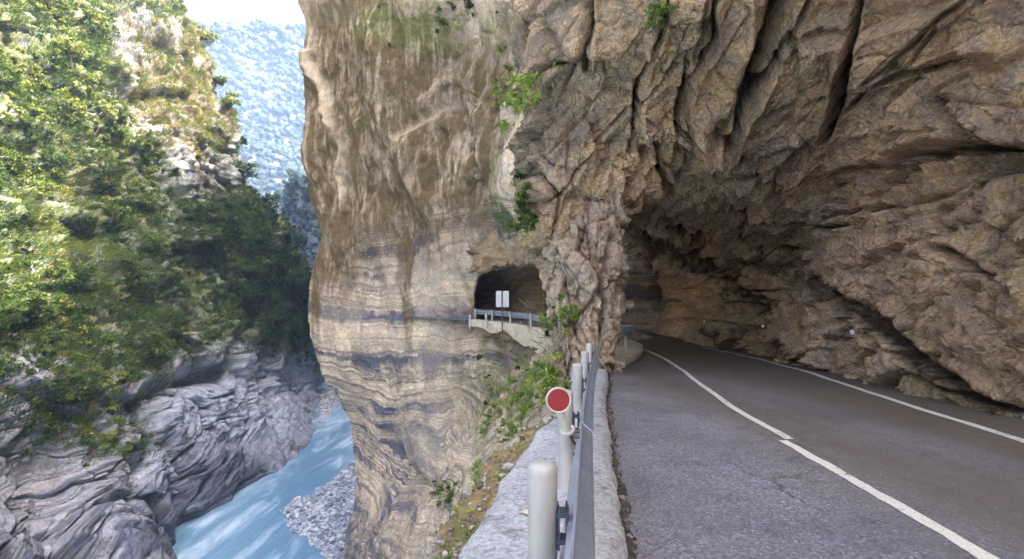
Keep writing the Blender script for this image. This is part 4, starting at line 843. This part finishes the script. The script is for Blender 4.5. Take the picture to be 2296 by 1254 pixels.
# ------------------------------------------------------------------ rubble ledge outside the kerb
ya = np.linspace(-6, 9.5, 700); bo = np.interp(ya, bpath[:, 1], bpath[:, 0]); u = np.linspace(0, 1, 70)
wd_ = np.interp(ya, [1.5, 3.7, 4.8, 5.7, 7, 8.2, 9.5], [.32, .30, .44, .40, .34, .25, .2])
V = np.zeros((700, 70, 3)); uu = u[None]
V[..., 0] = bo[:, None] + .06 - np.where(uu < .6, uu / .6 * (wd_[:, None] + .06), wd_[:, None] + .06 + (uu - .6) * 1.6); V[..., 1] = ya[:, None]
V[..., 2] = np.where(uu < .6, .06 - .30 * (uu / .6) ** 1.5, -.24 - (uu - .6) ** 1.0 * 60)
V += (.07 * fbm(V * 3.0, 4, 701) + .03 * fbm(V * 11, 4, 702))[..., None] * np.array([-.6, 0, .8]); V[..., 0] += .12 * fbm(V * .9, 3, 703) * (uu > .3)
z = np.zeros(V.shape[:2])
o = mesh_np('rubble_ledge', V.reshape(-1, 3), grid_faces(700, 70), M['roof'], attrs=dict(strat=z, band=z, ochre=z + .4, moss=z + .5, soot_shade=z)); tag(o, 'narrow ledge of broken stone and earth outside the kerb slab', 'ledge', kind='structure')
fl = V[300:, 4:42].reshape(-1, 3); c_ = fl[rng.integers(0, len(fl), 700)] + rng.normal(0, .02, (700, 3)); Vs, Fs, tt = stones(c_, np.clip(rng.lognormal(-4.2, .55, 700), .006, .06), 22, .8)
o = mesh_np('rubble', Vs, Fs, M['stone2'], attrs=dict(tint=tt)); tag(o, 'angular broken stones lying on the ledge outside the kerb', 'rubble', kind='stuff')

# ------------------------------------------------------------------ foliage builders
def leaves(cen, rad, nrm, per, size, seed, spread=1.0, aspect=2.0, upb=.5, flat=.75, tint=None):
    r = np.random.default_rng(seed); n_ = len(cen); m = n_ * per
    c_ = np.repeat(cen, per, 0); ra = np.repeat(rad, per); nn = np.repeat(nrm, per, 0)
    dirs = r.standard_normal((m, 3)); dirs /= np.linalg.norm(dirs, axis=1, keepdims=True)
    dirs = dirs + .35 * nn; rr_ = r.random(m) ** .45
    # lobes: each clump is a few offset sub-clumps
    lob = r.integers(0, 4, m); lo = r.standard_normal((n_, 4, 3)); lo /= np.linalg.norm(lo, axis=2, keepdims=True); lo = lo[np.repeat(np.arange(n_), per), lob] * .55
    pos = c_ + (dirs * rr_[:, None] * .62 + lo) * ra[:, None] * np.array([1, 1, flat]) * spread
    a_ = r.standard_normal((m, 3)) + np.array([0, 0, -.2]); a_ /= np.linalg.norm(a_, axis=1, keepdims=True)
    nv = dirs * .7 + r.standard_normal((m, 3)) * .6 + np.array([0, 0, upb]); b_ = np.cross(a_, nv); b_ /= np.linalg.norm(b_, axis=1, keepdims=True) + 1e-9
    s_ = np.broadcast_to(size, (n_,)); s_ = np.repeat(s_, per) * r.uniform(.6, 1.3, m)
    L_ = a_ * (s_ * aspect * .5)[:, None]; B_ = b_ * (s_ * .5)[:, None]
    Vv = np.stack([pos - L_, pos + B_ - L_ * .1, pos + L_, pos - B_ - L_ * .1], 1)
    tn = np.repeat(tint if tint is not None else r.random(n_), per) + r.normal(0, .14, m)
    return Vv.reshape(-1, 3), np.arange(m * 4).reshape(m, 4), np.repeat(np.clip(tn, 0, 1), 4)
def blades(base, nrm, length, width, seed, droop=.8, tint=None, tone=None):
    """grass: bent two-segment blades"""
    r = np.random.default_rng(seed); n_ = len(base)
    d_ = nrm * .6 + np.array([0, 0, .55]) + r.standard_normal((n_, 3)) * .35; d_ /= np.linalg.norm(d_, axis=1, keepdims=True)
    s_ = np.cross(d_, r.standard_normal((n_, 3))); s_ /= np.linalg.norm(s_, axis=1, keepdims=True)
    l_ = (length * r.uniform(.6, 1.3, n_))[:, None]; p1 = base + d_ * l_ * .5; d2 = d_ + np.array([0, 0, -droop]); d2 /= np.linalg.norm(d2, axis=1, keepdims=True); p2 = p1 + d2 * l_ * .55
    w_ = np.broadcast_to(width, (n_,))[:, None] * .5
    V = np.stack([base - s_ * w_, base + s_ * w_, p1 + s_ * w_ * .9, p1 - s_ * w_ * .9, p2], 1).reshape(-1, 3); k = np.arange(n_)[:, None] * 5
    F = [np.concatenate([k, k + 1, k + 2, k + 3], 1), np.concatenate([k + 3, k + 2, k + 4], 1)]
    tn = (tint if tint is not None else r.random(n_)) + r.normal(0, .08, n_)
    return V, F, np.repeat(np.clip(tn, 0, 1), 5)
def jit(a_, s_): return a_ + rng.normal(0, s_, a_.shape)

# opposite wall: ground cover density from the survey of the photo
D, N, px, py, washed, gold = GW
cellA = np.linalg.norm(np.cross(np.gradient(D, axis=0), np.gradient(D, axis=1)), axis=-1); infr = (px > -60) & (px < 760) & (py > -60) & (py < 1260)
def area_sample(mask, n_):
    w_ = (mask * cellA * infr).ravel(); w_ = np.maximum(w_, 0); w_ /= w_.sum(); idx = rng.choice(w_.size, n_, p=w_); return np.unravel_index(idx, mask.shape)
nz_ = fbm(D * .11, 4, 801); nz2 = fbm(D * .3, 3, 802)
wx, wy = px + 14 * nz2, py + 14 * nz_
bare = np.clip(1.0 * blob(wx, wy, 430, 190, 120, 170, -28, .4) + .9 * blob(wx, wy, 290, 90, 50, 80, -20, .5) + 1.0 * blob(wx, wy, 470, 350, 115, 110, 25, .4) + .8 * blob(wx, wy, 425, 650, 60, 100, 0, .4) + .5 * blob(wx, wy, 160, 600, 60, 80)
               + .7 * blob(wx, wy, 330, 250, 70, 60, 0, .5), 0, 1)
lowb = np.interp(px, [0, 100, 220, 330, 380, 450, 520, 600, 680, 720], [930, 930, 900, 830, 800, 760, 730, 760, 790, 800])
green = (1 - sstep(-30, 40, wy - lowb)) * (1 - bare)
green = np.clip(green + .55 * blob(wx, wy, 190, 980, 110, 60, 20) + .35 * blob(wx, wy, 380, 760, 40, 60), 0, 1)
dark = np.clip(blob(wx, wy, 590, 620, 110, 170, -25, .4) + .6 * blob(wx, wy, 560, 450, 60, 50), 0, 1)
grass = np.clip(green * .6 + .45 * blob(wx, wy, 230, 720, 150, 200) + .5 * blob(wx, wy, 170, 900, 90, 80) + .55 * blob(wx, wy, 430, 190, 110, 170, -28), 0, 1)
# shrub canopy cover
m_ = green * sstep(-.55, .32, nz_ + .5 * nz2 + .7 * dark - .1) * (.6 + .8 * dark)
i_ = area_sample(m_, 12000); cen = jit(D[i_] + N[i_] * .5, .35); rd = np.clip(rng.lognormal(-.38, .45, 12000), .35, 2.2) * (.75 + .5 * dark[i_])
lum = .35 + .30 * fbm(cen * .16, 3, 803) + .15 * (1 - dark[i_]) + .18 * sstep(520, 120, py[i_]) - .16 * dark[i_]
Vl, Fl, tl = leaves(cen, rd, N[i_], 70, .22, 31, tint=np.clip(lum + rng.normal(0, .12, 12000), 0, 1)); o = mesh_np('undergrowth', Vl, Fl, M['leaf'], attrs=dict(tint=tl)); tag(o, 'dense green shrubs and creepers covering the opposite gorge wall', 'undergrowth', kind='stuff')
# grass tufts
i_ = area_sample(np.clip(grass * sstep(-.5, .4, nz2 - .4 * nz_ + .3), 0, 1), 24000); bs = np.repeat(D[i_], 16, 0); bs = bs + rng.normal(0, .32, bs.shape); nr = np.repeat(N[i_], 16, 0)
gt = np.clip(.45 + .3 * fbm(bs * .12, 2, 805) + .2 * np.repeat(gold[i_], 16), 0, 1)
Vb, Fb, tb = blades(bs, nr, np.full(len(bs), .95), .085, 32, tint=gt); o = mesh_np('grass', Vb, Fb, M['leaf'], attrs=dict(tint=tb)); tag(o, 'long drooping grass growing in the cracks of the gorge wall', 'grass', kind='stuff')
i_ = area_sample(np.clip(.8 * gold * (1 - dark) + .45 * blob(wx, wy, 170, 900, 100, 110) + .4 * blob(wx, wy, 150, 480, 90, 160) + .12 * green, 0, 1) * sstep(-.5, .3, nz2), 4200); bs = np.repeat(D[i_], 15, 0); bs = bs + rng.normal(0, .30, bs.shape); nr = np.repeat(N[i_], 15, 0)
Vb, Fb, tb = blades(bs, nr, np.full(len(bs), .85), .075, 33); o = mesh_np('dry_grass', Vb, Fb, M['dry'], attrs=dict(tint=tb)); tag(o, 'straw coloured dry grass on the sunlit part of the gorge wall', 'grass', kind='stuff')

# individual small trees that stand out on the gorge wall, the spur and the skyline
def tree(base, nrm, h, rad, seed, label, group, leafmat, per=42, leaf=.28, tint=.45, nclump=26, lean=None):
    r = np.random.default_rng(seed); b_ = np.asarray(base, float); up = np.array([0, 0, 1.0]) + .55 * np.asarray(nrm); up /= np.linalg.norm(up); up = up if lean is None else np.asarray(lean) / np.linalg.norm(lean)
    root = tag(empty('small_tree', tuple(b_)), label, 'tree', group)
    m = MB(); top_ = up * h * .75; k1_ = r.normal(0, .06 * h, 3); pts_ = [-up * .6, up * h * .2 + k1_ * .4, up * h * .48 + k1_, top_]
    m.tube(pts_, np.array([.055, .045, .03, .012]) * h, 8)
    for q in range(6):
        a0 = np.array(pts_[1 + q % 2]) * (1) + up * h * .06 * q; a1 = a0 + (r.standard_normal(3) * .5 + up * .55) * rad * .75; m.tube([a0, (a0 + a1) / 2 + r.normal(0, .05 * h, 3), a1], np.array([.022, .015, .006]) * h, 6)
    m.build('trunk', M['bark'], root, smooth=50)
    dr = r.standard_normal((nclump, 3)); dr /= np.linalg.norm(dr, axis=1, keepdims=True); cc_ = up * h * .72 + dr * rad * (r.random((nclump, 1)) ** .5) * np.array([1, 1, .75])
    Vl, Fl, tl = leaves(cc_, np.full(nclump, rad * .38) * r.uniform(.6, 1.3, nclump), dr, per, leaf, seed + 1, tint=np.clip(tint + r.normal(0, .16, nclump), 0, 1))
    mesh_np('crown', Vl, Fl, leafmat, root, dict(tint=tl)); return root
BG = bvh_of(bpy.data.objects['gorge_wall']); BS = bvh_of(bpy.data.objects['rock_spur'])
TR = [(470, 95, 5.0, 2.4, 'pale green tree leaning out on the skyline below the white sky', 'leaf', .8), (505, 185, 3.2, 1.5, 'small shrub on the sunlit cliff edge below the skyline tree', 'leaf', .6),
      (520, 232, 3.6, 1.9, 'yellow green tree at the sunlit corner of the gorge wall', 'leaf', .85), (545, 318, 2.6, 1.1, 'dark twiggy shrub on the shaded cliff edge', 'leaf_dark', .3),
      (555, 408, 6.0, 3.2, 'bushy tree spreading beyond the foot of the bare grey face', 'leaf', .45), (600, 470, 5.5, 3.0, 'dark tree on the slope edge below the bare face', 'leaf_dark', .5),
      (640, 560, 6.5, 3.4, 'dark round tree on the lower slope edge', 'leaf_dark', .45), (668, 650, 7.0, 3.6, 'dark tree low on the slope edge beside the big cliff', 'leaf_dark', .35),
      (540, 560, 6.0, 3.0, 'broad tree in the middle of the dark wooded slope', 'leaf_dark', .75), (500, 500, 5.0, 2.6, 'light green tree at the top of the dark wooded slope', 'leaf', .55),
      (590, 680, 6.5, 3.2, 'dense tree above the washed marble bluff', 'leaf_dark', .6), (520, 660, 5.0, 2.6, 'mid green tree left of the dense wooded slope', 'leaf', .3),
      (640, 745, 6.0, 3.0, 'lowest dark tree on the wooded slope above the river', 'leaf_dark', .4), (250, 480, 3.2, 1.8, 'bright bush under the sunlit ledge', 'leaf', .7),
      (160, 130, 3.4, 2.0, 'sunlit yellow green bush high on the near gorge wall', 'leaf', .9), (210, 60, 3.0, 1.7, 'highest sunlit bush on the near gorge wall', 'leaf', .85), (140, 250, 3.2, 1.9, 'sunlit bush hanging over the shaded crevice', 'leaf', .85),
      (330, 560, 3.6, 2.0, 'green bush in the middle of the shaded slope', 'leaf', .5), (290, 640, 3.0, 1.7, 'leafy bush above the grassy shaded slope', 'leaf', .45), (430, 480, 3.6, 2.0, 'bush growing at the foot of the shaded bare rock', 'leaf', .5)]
for k, (x, y, h, rd_t, lb, mt, tn) in enumerate(TR):
    h_ = None
    for dx in (0, -12, -24, -40):
        h_ = hit(x + dx, y + 12, [BG])
        if h_: break
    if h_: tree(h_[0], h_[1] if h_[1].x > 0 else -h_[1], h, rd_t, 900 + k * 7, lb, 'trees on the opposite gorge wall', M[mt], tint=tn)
for k, (x, y, h, rd_t, lb) in enumerate([(690, 480, 7, 4.0, 'upper tree on the spur beside the cliff edge'), (678, 530, 7, 4.2, 'middle tree on the spur beside the cliff edge'), (668, 590, 6, 3.6, 'lower tree on the spur beside the cliff edge'), (700, 430, 6, 3.4, 'topmost tree of the spur, half behind the cliff edge')]):
    h_ = hit(x, y + 20, [BS]) or hit(x + 10, y + 40, [BS])
    if h_: tree(h_[0], (-.5, -.5, .3), h, rd_t, 1200 + k * 7, lb, 'trees on the rock spur', M['leaf'], tint=.4, leaf=.4)
# far canopy
def far_canopy(D, N, n_, name, label, seed, r0, per, size, infr_, tn):
    ar = np.linalg.norm(np.cross(np.gradient(D, axis=0), np.gradient(D, axis=1)), axis=-1) * infr_; w_ = ar.ravel() / ar.sum(); idx = np.unravel_index(rng.choice(w_.size, n_, p=w_), ar.shape)
    cen = D[idx] + rng.normal(0, 1.5, (n_, 3)) + np.array([0, 0, r0 * .4]); Vl, Fl, tl = leaves(cen, rng.uniform(.6, 1.35, n_) * r0, N[idx], per, size, seed, tint=np.clip(tn + .25 * fbm(cen * .02, 3, seed) + rng.normal(0, .15, n_), 0, 1), aspect=1.3, upb=1.0)
    o = mesh_np(name, Vl, Fl, M['far_leaf'], attrs=dict(tint=tl)); tag(o, label, 'forest', kind='stuff')
fx, fy = proj(FD); ar = np.linalg.norm(np.cross(np.gradient(FD, axis=0), np.gradient(FD, axis=1)), axis=-1) * ((fx > 380) & (fx < 800) & (fy < 660)); w_ = ar.ravel() / ar.sum()
nF = 10000; idx = np.unravel_index(rng.choice(w_.size, nF, p=w_), ar.shape); cen = FD[idx] + rng.normal(0, 2.0, (nF, 3)) + np.array([0, 0, 1.5])
import bmesh
b = bmesh.new(); bmesh.ops.create_icosphere(b, subdivisions=2, radius=1); CV = np.array([v.co[:] for v in b.verts]); CF = np.array([[v.index for v in f.verts] for f in b.faces]); b.free()
rF = np.random.default_rng(41); rad = np.clip(rF.lognormal(1.15, .42, nF), 1.6, 9); kC = len(CV); sd = rF.uniform(0, 900, (nF, 1, 3))
Vv = CV[None] * (1 + .50 * fbm(CV[None] * 2.2 + sd, 3, 43) + .20 * rF.standard_normal((nF, kC)))[..., None] * rad[:, None, None] * np.array([1, 1, .8]) + cen[:, None]
tt = np.repeat(np.clip(.45 + .55 * fbm(cen * .012, 4, 44) + rF.normal(0, .2, nF), 0, 1), kC) + rF.normal(0, .15, nF * kC)
o = mesh_np('forest', Vv.reshape(-1, 3), (CF[None] + (np.arange(nF) * kC)[:, None, None]).reshape(-1, 3), M['far_leaf'], attrs=dict(tint=np.clip(tt, 0, 1)), smooth=True); tag(o, 'hazy blue forest canopy covering the far mountain', 'forest', kind='stuff')
di = rF.standard_normal((nF * 16, 3)); di /= np.linalg.norm(di, axis=1, keepdims=True); di[:, 2] = np.abs(di[:, 2]) * .9 - .2; di[:, 1] = -np.abs(di[:, 1])
rr_ = np.repeat(rad, 16)[:, None]; ps = np.repeat(cen, 16, 0) + di * rr_ * rF.uniform(.8, 1.25, (nF * 16, 1)) * np.array([1, 1, .85]); ax1 = rF.standard_normal((nF * 16, 3)); ax1 /= np.linalg.norm(ax1, axis=1, keepdims=True)
ax2 = np.cross(ax1, di); ls = rr_ * rF.uniform(.10, .24, (nF * 16, 1)); Vv = np.stack([ps - ax1 * ls, ps - ax2 * ls * .7, ps + ax1 * ls, ps + ax2 * ls * .7], 1).reshape(-1, 3)
o2 = mesh_np('forest_foliage', Vv, np.arange(len(Vv)).reshape(-1, 4), M['far_leaf'], attrs=dict(tint=np.repeat(np.clip(np.repeat(tt.reshape(nF, -1)[:, 0], 16) + rF.normal(0, .2, nF * 16), 0, 1), 4))); tag(o2, 'ragged leafy outer sprays of the far mountain forest', 'forest', kind='stuff')
sx_, sy_ = proj(SPUR[0]); far_canopy(SPUR[0], SPUR[1], 1100, 'undergrowth', 'low bushes between the trees on the small spur', 42, 2.2, 60, .55, ((sy_ < 660)).astype(float), .4)

# ------------------------------------------------------------------ plants on our side
def bush(name, label, spots, seed, leafmat, per, size, rad, stems=True, group=None, tint=.6, length=.5, trees_=None):
    """plant made of thin stems from one root with small leaves; spots are photo points where sprays of leaves end"""
    r = np.random.default_rng(seed); pts_ = []; wl_ = []
    for (x, y) in spots:
        h_ = hit(x, y, trees_ or [BC, BV, BP])
        if h_: wl_.append(np.array(h_[0])); pts_.append(np.array(h_[0]) - np.array(h_[0] - Vector((0, 0, CAMZ))) / h_[3] * length * r.uniform(.3, 1))
    if not pts_: return
    pts_ = np.array(pts_); base = np.array(hit(*spots[0], trees_ or [BC, BV, BP])[0]); root = tag(empty(name, tuple(base)), label, 'plant', group)
    for p, w0 in zip(pts_, wl_):
        e = p - base; w1 = w0 - base - np.array([0, 0, .15]); mid_ = (e + w1) * .5 + np.array([-.05, -.05, .08]); m = MB(); m.tube([w1, mid_, e], [rad * .028, rad * .018, rad * .008], 6); m.build('stem', M['bark'], root, smooth=60)
    k = 5; cc_ = np.repeat(pts_ - base, k, 0) + r.normal(0, rad * .55, (len(pts_) * k, 3)) * np.array([1, 1, .8])
    Vl, Fl, tl = leaves(cc_, r.uniform(.5, 1.1, len(cc_)) * rad * .62, np.tile([(-.5, -.5, .5)], (len(cc_), 1)), int(per * 1.7), size * .55, seed + 3, tint=np.clip(tint + r.normal(0, .18, len(cc_)), 0, 1), aspect=2.6)
    mesh_np('foliage', Vl, Fl, leafmat, root, dict(tint=tl)); return root
bush('bush', 'large light green leafy bush growing from the ledge left of the red reflector',
     [(1215, 930), (1190, 800), (1220, 820), (1160, 850), (1200, 860), (1235, 830), (1180, 890), (1225, 880), (1150, 900), (1140, 870), (1200, 910), (1170, 950), (1245, 860), (1210, 790), (1160, 970)], 51, M['leaf_near'], 34, .085, .42)
bush('bush', 'smaller blue green bush below and left of the large bush', [(1140, 990), (1100, 930), (1110, 910), (1095, 950), (1130, 950), (1125, 920), (1090, 970)], 52, M['leaf_near'], 30, .075, .32, tint=.45)
bush('hanging_plant', 'green plant spreading at the right corner of the gallery window', [(1250, 722), (1225, 710), (1240, 705), (1260, 715), (1215, 735), (1225, 760), (1280, 712), (1262, 700)], 53, M['leaf_near'], 26, .07, .25, tint=.5)
bush('hanging_plant', 'tuft of leaves hanging high on the cliff beside the white rock streak', [(1175, 180), (1140, 150), (1130, 110), (1120, 190), (1150, 210), (1125, 230), (1160, 190), (1145, 240), (1200, 180), (1135, 280)], 54, M['leaf_near'], 26, .14, .5, tint=.6)
bush('hanging_plant', 'small moss green clump at the top of the cliff', [(1050, 30), (1045, 10), (1000, 20), (995, 60), (1055, 5)], 55, M['leaf'], 30, .16, .6, tint=.6)
bush('fern', 'little fern hanging from a crack high in the rock ceiling', [(1480, 30), (1475, 55), (1470, 40), (1484, 15)], 56, M['leaf_near'], 22, .05, .16, tint=.45, length=.15)
bush('hanging_plant', 'dark green creeper following the narrow fissure above the gallery window', [(1185, 480), (1175, 460), (1190, 500), (1172, 490), (1190, 430), (1180, 400)], 57, M['leaf'], 26, .09, .26, tint=.4)
bush('bush', 'dark green low plant on the folded rock above the kerb rubble', [(1010, 1110), (990, 1100), (1020, 1095), (1000, 1120), (975, 1105)], 58, M['leaf'], 36, .09, .5, tint=.45)
bush('bush', 'yellow green plants at the head of the rubble ledge', [(1110, 1060), (1085, 1055), (1125, 1040), (1100, 1040), (1075, 1065)], 59, M['leaf_near'], 28, .06, .28, tint=.65)
# trailing dry grass under the window plant and cliff tuft
bs = []
for (x, y, s_) in [(1235, 730, .3), (1225, 745, .3), (1150, 165, .8), (1165, 130, .8), (1140, 210, .8), (1190, 880, .6), (1150, 940, .6)]:
    h_ = hit(x, y, [BC, BV, BP])
    if h_: bs.append(np.array(h_[0]) + rng.normal(0, s_, (90, 3)))
bs = np.concatenate(bs); Vb, Fb, tb = blades(bs, np.tile([(-.6, -.6, .1)], (len(bs), 1)), np.full(len(bs), .6), .018, 61, droop=1.6); o = mesh_np('dry_grass', Vb, Fb, M['dry'], attrs=dict(tint=tb)); tag(o, 'trailing straw grass hanging on our side of the gorge', 'grass', kind='stuff')
# moss and small plants on the cliff
D, N, px, py = CLF
pm = np.clip(blob(px, py, 930, 70, 170, 70) + blob(px, py, 860, 210, 90, 120) * .4 + blob(px, py, 1160, 900, 110, 130, 30) + .6 * blob(px, py, 1175, 430, 30, 150), 0, 1) * sstep(-.1, .6, fbm(D * .5, 3, 810)) * (~inside if inside.shape == px.shape else 1)
ca_ = np.linalg.norm(np.cross(np.gradient(D, axis=0), np.gradient(D, axis=1)), axis=-1); w_ = (pm * ca_ * (px > 640) * (px < 1290)).ravel(); w_ /= w_.sum(); idx = np.unravel_index(rng.choice(w_.size, 420, p=w_), pm.shape)
Vl, Fl, tl = leaves(D[idx] + N[idx] * .08, np.full(420, .22), N[idx], 26, .09, 62); o = mesh_np('moss', Vl, Fl, M['leaf'], attrs=dict(tint=tl)); tag(o, 'small tufts of moss and herbs dotted over the cliff face', 'moss', kind='stuff')
# herbs on the rubble ledge
idx = rng.integers(0, len(fl), 1500); idx = idx[fbm(fl[idx] * 2.5, 2, 9) > .1]; bs = fl[idx]
Vb, Fb, tb = blades(bs, np.tile([(-.3, 0, .6)], (len(bs), 1)), np.full(len(bs), .075), .006, 63, droop=.6); o = mesh_np('grass', Vb, Fb, M['leaf_near'], attrs=dict(tint=tb)); tag(o, 'short grass and weeds among the rubble outside the kerb', 'grass', kind='stuff')
Vl, Fl, tl = leaves(fl[rng.integers(0, len(fl), 60)], np.full(60, .05), np.tile([(0, 0, 1.)], (60, 1)), 30, .014, 64); o = mesh_np('weeds', Vl, Fl, M['leaf_near'], attrs=dict(tint=tl)); tag(o, 'tiny leafy weeds among the rubble outside the kerb', 'weeds', kind='stuff')

# ------------------------------------------------------------------ air
hz_m = bpy.data.materials.new('air'); hz_m.use_nodes = True; hn = hz_m.node_tree.nodes; hn.remove(hn['Principled BSDF'])
pv = hn.new('ShaderNodeVolumePrincipled'); pv.inputs['Density'].default_value = HAZE; pv.inputs['Color'].default_value = (.50, .68, 1.0, 1); pv.inputs['Anisotropy'].default_value = .3
hz_m.node_tree.links.new(pv.outputs[0], hn['Material Output'].inputs['Volume'])
m_ = MB(); m_.box((0, 450, 150), (1600, 1400, 380)); hz = m_.build('haze', hz_m); hz['kind'] = 'stuff'; hz['label'] = 'thin blue haze filling the gorge'; hz['category'] = 'haze'
